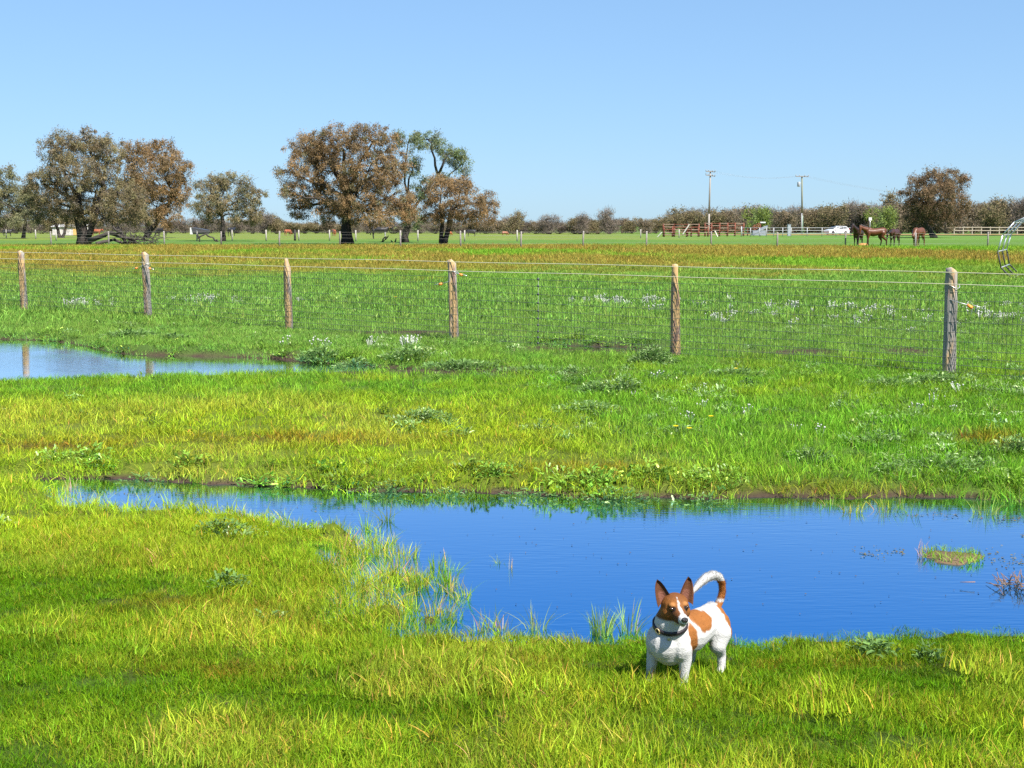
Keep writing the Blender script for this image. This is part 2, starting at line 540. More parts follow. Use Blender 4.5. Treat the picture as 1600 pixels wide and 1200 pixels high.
def zone(x, y):
    """grass tallness 0..1, colour, soil share, weed share at ground points"""
    d = y
    n1 = fbm(x * .9, y * .55, 11, 4); n2 = fbm(x * 2.6, y * 1.7, 21, 3); n3 = fbm(x * .35, y * .25, 41, 3)
    n4 = vnoise(x * 6, y * 5, 51)
    short = blobs(B_SHORT, x, y); tallb = blobs(B_TALL, x, y); red = blobs(B_RED, x, y)
    soil = blobs(B_SOIL, x, y); weed = blobs(B_WEED, x, y)
    s = shore(x, y)
    tall = np.clip(.20 + 1.9 * (n1 - .5) + 1.1 * (n2 - .5) + .75 * tallb - .8 * short, 0, 1.0)
    near = smooth(7.2, 6.2, d)
    mid = smooth(6.2, 7.2, d) * smooth(13.5, 11.5, d)
    k = lambda a: np.asarray(a)[..., None]
    lime = np.clip(tall * 1.0 + .25 * (n4 - .4), 0, 1)
    cn = DEEP * k(1 - lime) + LIME * k(lime)
    straw = np.clip((n2 - .56) * 3.0 + (n3 - .5) * 1.0, 0, .75) * smooth(.2, .6, tall)
    left = smooth(.6, -.9, x)
    straw_n = straw * .4 + .12 * left * tall
    cn = cn * k(1 - straw_n * .55) + STRAW * k(straw_n * .55)
    right = smooth(-.6, 2.0, x + (n1 - .5) * 3 - (11 - d) * .3)
    cm = (LIME * 1.0) * k(1 - right) + (GREEN * 1.1) * k(right)
    st2 = np.clip((n1 - .42) * 3.2, 0, 1) * (1 - .75 * right)
    cm = cm * k(1 - .3 * st2) + STRAW * k(.3 * st2)
    far = smooth(11.5, 13.5, d)
    gmix = np.clip((n1 - .35) * 2.2, 0, 1)
    cf = GREEN * k(1 - gmix) + BRIGHT * k(gmix)
    limef = np.clip((n2 - .45) * 2, 0, .8) * smooth(20, 13, d)
    cf = cf * k(1 - limef) + LIME * k(limef)
    wob = (n3 - .5) * 26 + (n1 - .5) * 10
    bstart = 47 + 12 * smooth(0, -14, x) * 0 + wob
    br = smooth(bstart - 11, bstart + 11, d + (n2 - .5) * 18) * smooth(112, 104, d + (n1 - .5) * 7)
    patch = np.clip((fbm(x * .10, y * .05, 61, 3) - .53) * 6, 0, .8)
    oc = OCHRE * k(.55 + 0 * n1) + YEL * k(.45 + 0 * n1)
    rmix = np.clip((fbm(x * .16, y * .07, 71, 3) - .40) * 3.2, 0, 1)
    oc = oc * k(1 - .42 * rmix) + (RUSTG * 1.1) * k(.42 * rmix)
    oc = oc * .64 + np.array([.23, .26, .075]) * .36
    oc = oc * k(1 - patch) + (GREEN * 1.1) * k(patch)
    cf = cf * k(1 - br) + oc * k(br)
    vf = smooth(146, 160, d + (n3 - .5) * 30)
    cy = YEL * k(.75 + 0 * n1) + BRIGHT * k(.35 + 0 * n1)
    rightfar = smooth(10, 40, x)
    cy = cy * k(1 - rightfar) + (BRIGHT * 1.0) * k(rightfar)
    g2 = smooth(104, 112, d)
    cf = cf * k(1 - g2) + (BRIGHT * .85) * k(g2)
    cf = cf * k(1 - vf) + cy * k(vf)
    soft = smooth(12.5, 20, d) * .34 * (1 - br)  # distance haze mixed into the grass colour as a paler grey green
    cf = cf * k(1 - soft) + np.array([.21, .31, .115]) * k(soft)
    col = cn * k(near) + cm * k(mid) + cf * k(np.clip(1 - near - mid, 0, 1))
    redk = np.clip(red * .8 * (.5 + n2) * smooth(.75, .35, tall), 0, .85)
    col = col * k(1 - redk) + RUSTG * k(redk)
    tall = np.where(d > 11, np.clip(.45 + 1.2 * (n1 - .5) + .8 * (n2 - .5), .1, 1), tall)
    tall = np.where((d > 7) & (d <= 11), np.clip(.35 + .9 * (n1 - .5) + .8 * (n2 - .5) + .4 * right + .3 * tallb - .5 * short, .05, 1), tall)
    soil = np.clip(soil * 1.4 * (.4 + n2 * 1.2), 0, 1)
    wd = np.clip(weed * (.2 + 1.7 * np.clip(fbm(x * 1.6, y * 1.1, 81, 3) - .32, 0, 1)), 0, 1)
    return tall, col, soil, wd, s


# ------------------------------------------------------------------ ground sheet
ys = [-600., -200, -60, -20, -8, -3, 0, 2.0, 2.8]
y_ = 3.2
while y_ < 26:
    ys.append(y_); y_ *= 1.0072
while y_ < 160:
    ys.append(y_); y_ *= 1.018
while y_ < 7000:
    ys.append(y_); y_ *= 1.09
ys = np.array(ys)
ss = np.concatenate([[-1], np.linspace(-.999, .999, 300), [1]])
Yg, Sg = np.meshgrid(ys, ss, indexing='ij')
Wd = np.maximum(.60 * np.abs(Yg), 2.0) + 2.2
Xg = Sg * Wd
Xg[:, 0] = -6000; Xg[:, -1] = 6000
V = np.stack([Xg.ravel(), Yg.ravel(), ground_z(Xg.ravel(), Yg.ravel())], 1)
tall_g, col_g, soil_g, wd_g, s_g = zone(V[:, 0], V[:, 1])
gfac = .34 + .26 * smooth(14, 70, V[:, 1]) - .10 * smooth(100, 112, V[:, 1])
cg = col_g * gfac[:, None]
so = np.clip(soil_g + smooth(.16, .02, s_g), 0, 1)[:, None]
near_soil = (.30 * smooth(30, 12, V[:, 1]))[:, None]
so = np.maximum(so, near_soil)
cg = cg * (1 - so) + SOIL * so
nr, nc = Yg.shape
idx = np.arange(nr * nc).reshape(nr, nc)
quads = np.stack([idx[:-1, :-1].ravel(), idx[:-1, 1:].ravel(), idx[1:, 1:].ravel(), idx[1:, :-1].ravel()], 1)
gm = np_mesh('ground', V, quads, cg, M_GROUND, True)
ground = tag(link('ground', gm), 'green and ochre pasture ground with low banks round the ponds', None, None, 'structure')


def water_sheet(name, x0, x1, y0, y1, label):
    me = bpy.data.meshes.new(name)
    nx, ny = 12, 12
    V = [(x0 + (x1 - x0) * i / nx, y0 + (y1 - y0) * j / ny, WZ) for j in range(ny + 1) for i in range(nx + 1)]
    Fc = [(j * (nx + 1) + i, j * (nx + 1) + i + 1, (j + 1) * (nx + 1) + i + 1, (j + 1) * (nx + 1) + i) for j in range(ny) for i in range(nx)]
    me.from_pydata(V, [], Fc)
    me.materials.append(M_WATER)
    return tag(link(name, me), label, None, None, 'structure')


water_sheet('pond', PA[:, 0].min() - .2, PA[:, 0].max() + .2, PA[:, 1].min() - .15, PA[:, 1].max() + .2,
            'still blue pond across the foreground behind the dog')
water_sheet('pond', PB[:, 0].min() - .2, PB[:, 0].max() + .2, PB[:, 1].min() - .2, PB[:, 1].max() + .2,
            'pale blue pond at left in front of the fence')

water_sheet('puddle', PC[:, 0].min() - .2, PC[:, 0].max() + .2, PC[:, 1].min() - .2, PC[:, 1].max() + .2,
            'thin muddy puddle just beyond the fence left of the orange post')

# ------------------------------------------------------------------ grass tufts (prototypes)


def tuft(nb, rb, h0, h1, w, lean, seg, seed, tipc=(1.12, 1.02, .9), splay=0.0, thatch=.07):
    g = np.random.default_rng(seed)
    ang = g.uniform(0, 2 * np.pi, nb); rr = rb * np.sqrt(g.uniform(0, 1, nb))
    bx, by = rr * np.cos(ang), rr * np.sin(ang)
    la = np.where(g.random(nb) < splay, ang + g.normal(0, .5, nb), g.uniform(0, 2 * np.pi, nb))
    ln = np.abs(g.normal(lean, lean * .6, nb)); hh = g.uniform(h0, h1, nb)
    sa = g.uniform(0, np.pi, nb)
    ww = w * g.uniform(.6, 1.3, nb)
    cb = g.uniform(.48, 1.42, nb)
    yel = g.random(nb)
    V, C = [], []
    for k in range(seg + 1):
        t = k / (seg + 1)
        out = ln * hh * t ** 1.6
        z = hh * (t - .35 * ln * t * t)
        wd = ww * (1 - t) ** .6 * .5
        px, py = bx + np.cos(la) * out, by + np.sin(la) * out
        for sg in (-1, 1):
            V.append(np.stack([px + sg * np.cos(sa) * wd, py + sg * np.sin(sa) * wd, z], 1))
            C.append(cb)
    t = 1.0
    V.append(np.stack([bx + np.cos(la) * ln * hh, by + np.sin(la) * ln * hh, hh * (1 - .35 * ln)], 1)); C.append(cb)
    nv = len(V)
    V = np.stack(V, 1).reshape(-1, 3)
    C = np.stack(C, 1).reshape(-1)
    yv = np.repeat(yel, nv)
    tt = np.tile(np.concatenate([np.repeat(np.arange(seg + 1) / (seg + 1), 2), [1]]), nb)
    cols = C[:, None] * (1 + (np.array(tipc) - 1) * tt[:, None])
    cols = np.where((yv > .86)[:, None], C[:, None] * np.array([1.5, 1.05, 1.3]), cols)
    cols = np.where((yv < thatch)[:, None], C[:, None] * np.array([2.0, .85, 3.0]), cols)
    o = (np.arange(nb) * nv)[:, None]
    qs = [np.concatenate([o + 2 * k, o + 2 * k + 1, o + 2 * k + 3, o + 2 * k + 2], 1) for k in range(seg)]
    tr = np.concatenate([o + 2 * seg, o + 2 * seg + 1, o + 2 * seg + 2], 1)
    polys = [tr] + ([np.concatenate(qs)] if qs else [])
    return V, polys, cols


def weed(nl, seed, L0, L1, up=.5, lobes=2, white=.12, spread=.1, hgt=.07):
    """low clump of lobed leaves"""
    g = np.random.default_rng(seed)
    V, Fc, Fs, C = [], [], [], []
    for i in range(nl):
        a = g.uniform(0, 2 * np.pi); L = g.uniform(L0, L1); el = g.uniform(.15, up + .6)
        r0 = spread * g.uniform(0, 1) ** .7
        a2 = a + g.normal(0, .8)
        b = np.array([r0 * np.cos(a2), r0 * np.sin(a2), g.uniform(.1, 1) * hgt * (1 - .75 * (r0 / spread) ** 1.5)])
        dr = np.array([np.cos(a) * np.cos(el), np.sin(a) * np.cos(el), np.sin(el)])
        sd = np.array([-np.sin(a), np.cos(a), g.normal(0, .25)]); sd /= np.linalg.norm(sd)
        m_ = 2 * lobes
        w0 = L * g.uniform(.14, .24)
        cen, lf, rt = [], [], []
        bend = g.uniform(.2, .9)
        for k in range(m_ + 1):
            t = k / m_
            c_ = b + dr * L * t - np.array([0, 0, bend * L * t * t * .6])
            w = w0 * (np.sin(np.pi * min(t * .9 + .1, 1)) ** .7) * (1.0 if k % 2 else .45) + .0005
            cen.append(c_); lf.append(c_ + sd * w + np.array([0, 0, w * .3])); rt.append(c_ - sd * w + np.array([0, 0, w * .3]))
        n0 = len(V)
        V += cen + lf + rt
        q = m_ + 1
        Fs.append((len(V), len(V) + 1, n0))
        V += [np.array([.003, 0, 0]), np.array([-.003, .002, 0])]
        for k in range(m_):
            Fc.append((n0 + k, n0 + k + 1, n0 + q + k + 1, n0 + q + k))
            Fc.append((n0 + k, n0 + 2 * q + k, n0 + 2 * q + k + 1, n0 + k + 1))
        c = g.uniform(.6, 1.35)
        colr = np.array([c, c, c]) if g.random() > white else np.array([3.6, 2.6, 4.4]) * g.uniform(.7, 1.2)  # some leaves whitened: silvery leaf tops and their shine put into the colour
        C += [colr] * (3 * q) + [np.array([c, c, c]) * .8] * 2
    return np.array(V), [np.array(Fc), np.array(Fs)], np.array(C)


def coll_of(name, metas, mat):
    c = bpy.data.collections.new(name)
    for i, (V, polys, cols) in enumerate(metas):
        me = np_mesh('%s_%02d' % (name, i), V, polys, cols, mat)
        c.objects.link(bpy.data.objects.new('%s_%02d' % (name, i), me))
    return c


C_SHORT = coll_of('short_tuft', [tuft(330, .14, .018, .054, .0032, .55, 1, 100 + i) for i in range(6)], M_BLADE)
C_TALL = coll_of('tall_tuft', [tuft(20, .035, .045, .125, .0036, .55, 3, 200 + i, splay=.75, tipc=(1.35, 1.1, 1.0)) for i in range(8)], M_BLADE)
C_MID = coll_of('mid_tuft', [tuft(44, .15, .03, .105, .0058, .55, 2, 300 + i, thatch=.03, tipc=(1.25, 1.08, 1.0)) for i in range(6)], M_BLADE)
C_FAR = coll_of('far_tuft', [tuft(56, .42, .05, .17, .017, .5, 1, 400 + i, thatch=0) for i in range(6)], M_BLADE)
C_VFAR = coll_of('vfar_tuft', [tuft(90, 1.1, .06, .24, .030, .6, 1, 500 + i, thatch=0) for i in range(5)], M_BLADE)
C_WEED = coll_of('weed_clump', [weed(70, 600 + i, .018, .045, white=.06, spread=.12) for i in range(6)], M_LEAF)


def scatter(name, coll, pts, rot, scl, tint, label, n_protos):
    me = bpy.data.meshes.new(name)
    N = len(pts)
    me.vertices.add(N)
    me.vertices.foreach_set('co', np.asarray(pts, np.float32).ravel())
    a = me.attributes.new('rot', 'FLOAT_VECTOR', 'POINT'); a.data.foreach_set('vector', np.asarray(rot, np.float32).ravel())
    a = me.attributes.new('scl', 'FLOAT_VECTOR', 'POINT'); a.data.foreach_set('vector', np.asarray(scl, np.float32).ravel())
    a = me.attributes.new('pidx', 'INT', 'POINT'); a.data.foreach_set('value', rng.integers(0, n_protos, N).astype(np.int32))
    a = me.attributes.new('tint', 'FLOAT_COLOR', 'POINT')
    c4 = np.ones((N, 4), np.float32); c4[:, :3] = tint
    a.data.foreach_set('color', c4.ravel())
    o = link(name, me)
    ng = bpy.data.node_groups.new(name + '_scatter', 'GeometryNodeTree')
    ng.interface.new_socket('Geometry', in_out='INPUT', socket_type='NodeSocketGeometry')
    ng.interface.new_socket('Geometry', in_out='OUTPUT', socket_type='NodeSocketGeometry')
    nd, lk = ng.nodes, ng.links
    gi, go = nd.new('NodeGroupInput'), nd.new('NodeGroupOutput')
    ip = nd.new('GeometryNodeInstanceOnPoints')
    ci = nd.new('GeometryNodeCollectionInfo')
    ci.inputs['Collection'].default_value = coll
    ci.inputs['Separate Children'].default_value = True
    ci.inputs['Reset Children'].default_value = True
    ip.inputs['Pick Instance'].default_value = True

    def named(nm, ty):
        q = nd.new('GeometryNodeInputNamedAttribute'); q.data_type = ty; q.inputs['Name'].default_value = nm
        return q.outputs['Attribute']
    e2r = nd.new('FunctionNodeEulerToRotation')
    lk.new(named('rot', 'FLOAT_VECTOR'), e2r.inputs[0])
    lk.new(gi.outputs[0], ip.inputs['Points'])
    lk.new(ci.outputs[0], ip.inputs['Instance'])
    lk.new(named('pidx', 'INT'), ip.inputs['Instance Index'])
    lk.new(e2r.outputs[0], ip.inputs['Rotation'])
    lk.new(named('scl', 'FLOAT_VECTOR'), ip.inputs['Scale'])
    lk.new(ip.outputs[0], go.inputs[0])
    md = o.modifiers.new('scatter', 'NODES')
    md.node_group = ng
    return tag(o, label, None, None, 'stuff')


def sample(d0, d1, dens, margin=1.0):
    """random ground points in the wedge the camera looks at, d0..d1 metres away"""
    A = .45 * (d1 * d1 - d0 * d0) * 1.0 + 2 * margin * (d1 - d0)
    N = int(A * dens * 1.02)
    y = np.sqrt(rng.uniform(d0 * d0, d1 * d1, N))
    x = rng.uniform(-1, 1, N) * (.45 * y + margin)
    return x, y


def rots(N, tiltm=.12):
    return np.stack([rng.normal(0, tiltm, N), rng.normal(0, tiltm, N), rng.uniform(0, 2 * np.pi, N)], 1)


def vary(col, amt=.14):
    N = len(col)
    return np.clip(col * rng.normal(1, amt, N)[:, None] * np.stack([rng.normal(1, .07, N), np.ones(N), np.ones(N)], 1), .003, 1)


def uni(s):
    return np.stack([s, s, s], 1)


# close lawn-like grass
x, y = sample(3.0, 7.2, 150, 1.4)
tall, col, soil, wd, s = zone(x, y)
keep = (s > .015) & (rng.random(len(x)) > soil * .9) & (rng.random(len(x)) > .35 * smooth(.5, .9, tall))
x, y, tall, col, s = x[keep], y[keep], tall[keep], col[keep], s[keep]
sc = rng.uniform(.8, 1.2, len(x)) * (.80 + .5 * tall)
scatter('short_grass', C_SHORT, np.stack([x, y, ground_z(x, y) - .003], 1), rots(len(x)), np.stack([sc, sc, sc * (.8 + .5 * tall)], 1), vary(col, .16),
        'short dense green grass on the near bank', 6)
# taller tufts
x, y = sample(3.0, 8.2, 380, 1.4)
tall, col, soil, wd, s = zone(x, y)
marsh = blobs(B_MARSH, x, y) * smooth(.43, .53, fbm(x * 5.5, y * 4.0, 97, 2))
wet = (s < 0.02) & (rng.random(len(x)) < marsh * 1.5)
keep = ((s > .02) & (rng.random(len(x)) < smooth(.22, .78, tall) * .85 + .03) & (rng.random(len(x)) > soil)) | wet | \
       ((s > .0) & (s < .14) & (rng.random(len(x)) < .28)) | \
       ((((x - .62) / .34) ** 2 + ((y - 4.50) / .10) ** 2 < 1) & (rng.random(len(x)) < .75))
x, y, tall, col, s, wet = x[keep], y[keep], tall[keep], col[keep], s[keep], wet[keep]
sc = rng.uniform(.55, 1.2, len(x)) * np.where(wet, 1.15, .50 + .5 * tall)
cc = col * .75 + LIME * .25
st = rng.random(len(x)) < .12
cc = np.where((st & (rng.random(len(x)) < .6))[:, None], STRAW * .85, cc)
scatter('tall_grass', C_TALL, np.stack([x, y, np.maximum(ground_z(x, y), WZ - .012) - .004], 1), rots(len(x), .16), np.stack([sc, sc, sc * rng.uniform(.8, 1.15, len(x))], 1), vary(cc),
        'taller lime and straw coloured grass tufts on the near bank', 8)
# rank grass along the far bank of the near pond
x, y = sample(7.0, 10.0, 260, 1.4)
tall, col, soil, wd, s = zone(x, y)
keep = (s > -.01) & (s < .62) & (rng.random(len(x)) < .18 + 1.3 * smooth(.62, .05, s) * fbm(x * 1.7, y * 1.7, 90, 3))
x, y, tall, col, s = x[keep], y[keep], tall[keep], col[keep], s[keep]
sc = rng.uniform(.5, 1.15, len(x))
cc = col * .5 + GREEN * .35 + LIME * .15
scatter('bank_grass', C_TALL, np.stack([x, y, ground_z(x, y) - .004], 1), rots(len(x), .16), np.stack([sc, sc, sc], 1), vary(cc, .2),
        'rank grass fringe along the far bank of the near pond', 8)
# middle distance
x, y = sample(6.9, 26, 74, 1.6)
tall, col, soil, wd, s = zone(x, y)
keep = (s > .02) & (rng.random(len(x)) > soil * .96)
x, y, tall, col, s = x[keep], y[keep], tall[keep], col[keep], s[keep]
sc = rng.uniform(.7, 1.25, len(x))
scatter('middle_grass', C_MID, np.stack([x, y, ground_z(x, y) - .005], 1), rots(len(x)), np.stack([sc, sc, sc * (.62 + .65 * tall)], 1), vary(col, .2),
        'yellow green grass between the ponds and under the fence', 6)
# paddock behind the fence
x, y = sample(22, 62, 7.5, 2)
tall, col, soil, wd, s = zone(x, y)
keep = (rng.random(len(x)) > soil * .9) & (s > .05)
x, y, tall, col = x[keep], y[keep], tall[keep], col[keep]
sc = rng.uniform(.75, 1.25, len(x))
scatter('paddock_grass', C_FAR, np.stack([x, y, ground_z(x, y) - .01], 1), rots(len(x)), np.stack([sc, sc, sc * (.6 + .7 * tall)], 1), vary(col, .13),
        'green and rusty grass of the paddock behind the fence', 6)
x, y = sample(56, 112, 2.2, 3)
tall, col, soil, wd, s = zone(x, y)
sc = rng.uniform(.75, 1.25, len(x))
hs = np.where(y > 104, .25, 1.0)
scatter('ochre_grass', C_VFAR, np.stack([x, y, ground_z(x, y) - .02], 1), rots(len(x), .08), np.stack([sc, sc, sc * hs], 1), vary(col, .13),
        'band of ochre brown seeding grass beyond the green paddock', 5)
# leafy weeds in the grass
x, y = sample(5.0, 30, 30, 1.6)
tall, col, soil, wd, s = zone(x, y)
bankw = (s > .0) & (s < .42) & (y > 7.2) & (shore(x, y - .4) < 0)
keep = (s > .01) & ((rng.random(len(x)) < wd * .75) | (bankw & (rng.random(len(x)) < (.35 + .65 * smooth(-2.4, -1.2, x) * smooth(2.2, 1.2, x)) * fbm(x * 1.3, y * 1.3, 95, 2) * 1.3)) | (rng.random(len(x)) < .012))
x, y, wd, s, bk = x[keep], y[keep], wd[keep], s[keep], bankw[keep]
sc = rng.uniform(.6, 1.4, len(x)) * np.where(bk, 1.2, .95)
g0 = np.array([.11, .22, .025]); g1 = np.array([.16, .25, .085])
mixw = rng.random(len(x))[:, None]
scatter('leafy_weeds', C_WEED, np.stack([x, y, ground_z(x, y) + .0], 1), rots(len(x), .15), uni(sc), vary(np.where(bk[:, None], np.array([.16, .29, .030]), g0 * (1 - mixw) + g1 * mixw), .18),
        'grey green leafy weeds spread through the grass', 6)
# drifts of small white flower heads
gq = np.random.default_rng(66)
fl = []
for i in range(4):
    Vf, Ff, n0 = [], [], 0
    for k in range(7):
        c0 = np.array([gq.normal(0, .05), gq.normal(0, .05), gq.uniform(.07, .15)])
        r0 = gq.uniform(.008, .016)
        d0 = [np.array(v) * r0 for v in ((1, 0, 0), (-1, 0, 0), (0, 1, 0), (0, -1, 0), (0, 0, 1), (0, 0, -1))]
        Vf += [c0 + q for q in d0] + [np.array([c0[0] * .4, c0[1] * .4, 0])]
        Ff += [(n0 + a_, n0 + b_, n0 + c_) for a_, b_, c_ in ((0, 2, 4), (2, 1, 4), (1, 3, 4), (3, 0, 4), (2, 0, 5), (1, 2, 5), (3, 1, 5), (0, 3, 5), (5, 0, 6))]
        n0 += 7
    fl.append((np.array(Vf), [np.array(Ff)], np.ones((len(Vf), 3))))
C_FLOWER = coll_of('flower_heads', fl, M_LEAF)
B_WHITE = [blob(*q) for q in [(1390, 495, 220, 14), (1120, 490, 90, 12), (1560, 500, 90, 14), (1000, 475, 120, 5), (1000, 610, 120, 14), (1400, 640, 230, 30), (1180, 660, 200, 20),
           (1500, 690, 150, 20), (660, 655, 50, 6), (130, 478, 50, 4), (350, 472, 60, 4), (560, 548, 120, 7)]]
x, y = sample(8.0, 34, 14, 1.6)
w_ = blobs(B_WHITE, x, y) * smooth(.42, .60, fbm(x * 1.5, y * 1.0, 88, 3))
keep = (rng.random(len(x)) < w_ * np.where(y > 15, .60, .12)) & (shore(x, y) > .05)
x, y = x[keep], y[keep]
sc = rng.uniform(.7, 1.4, len(x)) * np.where(y > 15, .95, .6)
scatter('white_flowers', C_FLOWER, np.stack([x, y, ground_z(x, y)], 1), rots(len(x)), uni(sc), np.tile(np.array([.50, .52, .45]), (len(x), 1)),
        'drifts of tiny white flower heads in the grass round the fence', 4)

# ------------------------------------------------------------------ trees
BR1 = np.array([.168, .104, .046]); BR2 = np.array([.125, .092, .052]); OL1 = np.array([.125, .112, .054]); OL2 = np.array([.090, .092, .050])
GR1 = np.array([.10, .135, .050]); DK1 = np.array([.105, .066, .036]); GREY = np.array([.145, .122, .090]); PINK = np.array([.160, .122, .105])
LGREEN = np.array([.16, .20, .030])


def leaf_cloud(g, cen, rad, per, L, W, cols, droop, flat=1.0):
    N = len(cen)
    i = np.repeat(np.arange(N), per)
    M_ = len(i)
    u = g.normal(size=(M_, 3)) * .56
    u[:, 2] *= flat
    pos = cen[i] + u * rad[i][:, None]
    d = g.normal(size=(M_, 3)) + u * .8 + np.array([0, 0, -droop]); d /= np.linalg.norm(d, axis=1)[:, None]
    q = g.normal(size=(M_, 3)); sd = np.cross(d, q); sd /= np.linalg.norm(sd, axis=1)[:, None]
    Ls = L * g.uniform(.6, 1.4, M_)[:, None]; Ws = W * g.uniform(.6, 1.4, M_)[:, None]
    V = np.stack([pos - sd * Ws * .5, pos + sd * Ws * .5, pos + d * Ls + sd * Ws * .22, pos + d * Ls - sd * Ws * .22], 1).reshape(-1, 3)
    c = cols[i] * g.uniform(.86, 1.14, M_)[:, None]
    return V, np.arange(M_ * 4).reshape(-1, 4), np.repeat(c, 4, 0)


def limb(mb, a, b, r0, r1, g, sag=.12, n=5, col=(.05, .042, .036)):
    a, b = np.array(a), np.array(b)
    L = np.linalg.norm(b - a)
    off = g.normal(0, 1, 3) * L * sag
    pts, rr = [], []
    for k in range(n + 1):
        t = k / n
        p = a * (1 - t) + b * t + off * math.sin(math.pi * t) + g.normal(0, .02, 3) * L * (0 < k < n)
        pts.append(p); rr.append(r0 * (1 - t) + r1 * t)
    mb.tube(pts, rr, 6, col)
    return pts


def tree(label, base, lobes, cols, tr, trunks=None, seed=1, gap=1.0, dens=1.0, group=None, dark=(.045, .037, .032), name='paddock_tree', cat='tree', droop=1.0):
    g = np.random.default_rng(seed)
    b = P(*base)
    Y = b.y
    m_ = Y / F
    root = thing(name, label, cat, (b.x, Y, gz(b.x, Y)), 0, group)
    o = np.array([b.x, Y, gz(b.x, Y)])
    mb = MB(dark)
    depth = max(q[2] for q in lobes) * m_
    ctr = [np.array(at(q[0], q[1], Y + g.uniform(-1, 1) * depth * .9)) for q in lobes]
    trunks = trunks or [((base[0], base[1]), (lobes[len(lobes) // 2][0], lobes[len(lobes) // 2][1]), 1.0)]
    tops = []
    for (b0, t0, f) in trunks:
        p0 = np.array(at(b0[0], b0[1], Y)); p0[2] = o[2] - .15 if b0[1] >= base[1] - 2 else p0[2]
        p1 = np.array(at(t0[0], t0[1], Y))
        pts = [p0 + (p1 - p0) * t + g.normal(0, .05, 3) * (0 < t < 1) for t in np.linspace(0, 1, 7)]
        rr = [tr * f * (1.35 if k == 0 and b0[1] >= base[1] - 2 else 1.0 - .065 * k) for k in range(7)]
        mb.tube([q - o for q in pts], rr, 10)
        tops.append((p0, p1))
    for c_, q in zip(ctr, lobes):
        p0, p1 = min(tops, key=lambda t: np.linalg.norm(t[1][:2] - c_[:2]))
        s0 = p0 + (p1 - p0) * g.uniform(.55, .95)
        limb(mb, s0 - o, c_ - o, tr * .38, tr * .14, g, .10)
        for k in range(5):
            u = g.normal(size=3); u /= np.linalg.norm(u); u[2] = abs(u[2]) * .8
            e = c_ + u * np.array([q[2], q[2], q[3]]) * m_ * .85
            limb(mb, c_ - o, e - o, tr * .13, tr * .04, g, .1, 3)
    mb.build('trunk', M_BARK, root)
    Vs, Qs, Cs, n0 = [], [], [], 0
    for c_, q in zip(ctr, lobes):
        rx, rz = q[2] * m_, q[3] * m_
        K = int(max(10, dens * q[2] * q[3] / 9))
        u = g.normal(size=(K, 3)); u /= np.linalg.norm(u, axis=1)[:, None]
        u *= (g.uniform(.2, 1.35, K) ** .5)[:, None]
        cen = c_ + u * np.array([rx, rx, rz]) - o
        cen[:, 2] = np.maximum(cen[:, 2], 1.3)
        rad = g.uniform(2.6, 7.2, K) * m_ * gap
        w = g.random(K)[:, None]
        side = (.5 + .5 * np.clip(g.normal(.5, .5), 0, 1))
        cc = np.array(cols[0]) * (1 - w) + np.array(cols[1]) * w
        if len(cols) > 2:
            cc = np.where((g.random(K) < .12)[:, None], np.array(cols[2]) * .85, cc)
        cc = cc * g.uniform(.7, 1.25, K)[:, None] * (.8 + .4 * side)
        V, Qd, C = leaf_cloud(g, cen, rad, 84, .00120 * Y, .00042 * Y, cc * 1.55, droop)
        Vs.append(V); Qs.append(Qd + n0); Cs.append(C); n0 += len(V)
    me = np_mesh('crown', np.concatenate(Vs), np.concatenate(Qs), np.concatenate(Cs), M_FOLIAGE)
    link('crown', me, root)
    return root


tree('big olive brown paperbark tree with flared trunk above fallen grey limbs', (133, 383),
     [(95, 232, 30, 24), (140, 224, 34, 20), (168, 248, 30, 26), (112, 272, 44, 28), (70, 288, 28, 26), (150, 300, 42, 28),
      (195, 312, 36, 28), (90, 318, 32, 20), (212, 338, 26, 14), (135, 333, 36, 14), (62, 328, 20, 18), (172, 338, 30, 14)],
     [OL1, BR2, GREY], .58, [((131, 383), (120, 300), 1.0), ((137, 372), (165, 290), .5)], 11)
tree('rust brown tree with two rounded tops just right of the big olive tree', (227, 372),
     [(208, 240, 24, 20), (247, 236, 28, 18), (272, 262, 26, 24), (240, 278, 38, 30), (278, 298, 18, 26), (235, 315, 36, 24), (202, 288, 22, 26),
      (262, 338, 20, 15), (225, 340, 30, 12)], [BR1, BR2, BR1 * 1.2], .36, None, 12)
tree('olive tree cut by the left edge of the picture', (36, 373),
     [(8, 280, 22, 20), (28, 312, 28, 26), (2, 325, 30, 24), (45, 300, 14, 14), (38, 342, 24, 12), (8, 345, 22, 10), (-25, 300, 30, 40)],
     [OL1, OL2, GREY], .24, None, 13)
tree('low forked olive tree in front of the pale shed', (96, 372),
     [(92, 338, 28, 14), (66, 342, 18, 10), (112, 345, 18, 9)], [OL1, BR2, GREY], .34, [((94, 372), (86, 345), .8), ((98, 372), (105, 345), .7)], 14)
tree('single small round olive tree between the rust tree and the largest tree', (347, 378),
     [(328, 292, 24, 16), (362, 285, 28, 14), (390, 306, 22, 20), (318, 320, 20, 18), (355, 316, 28, 18), (398, 330, 16, 13), (330, 340, 16, 10),
      (382, 340, 22, 10)], [OL1, BR2, OL2], .27, [((348, 378), (347, 325), 1.0)], 15)
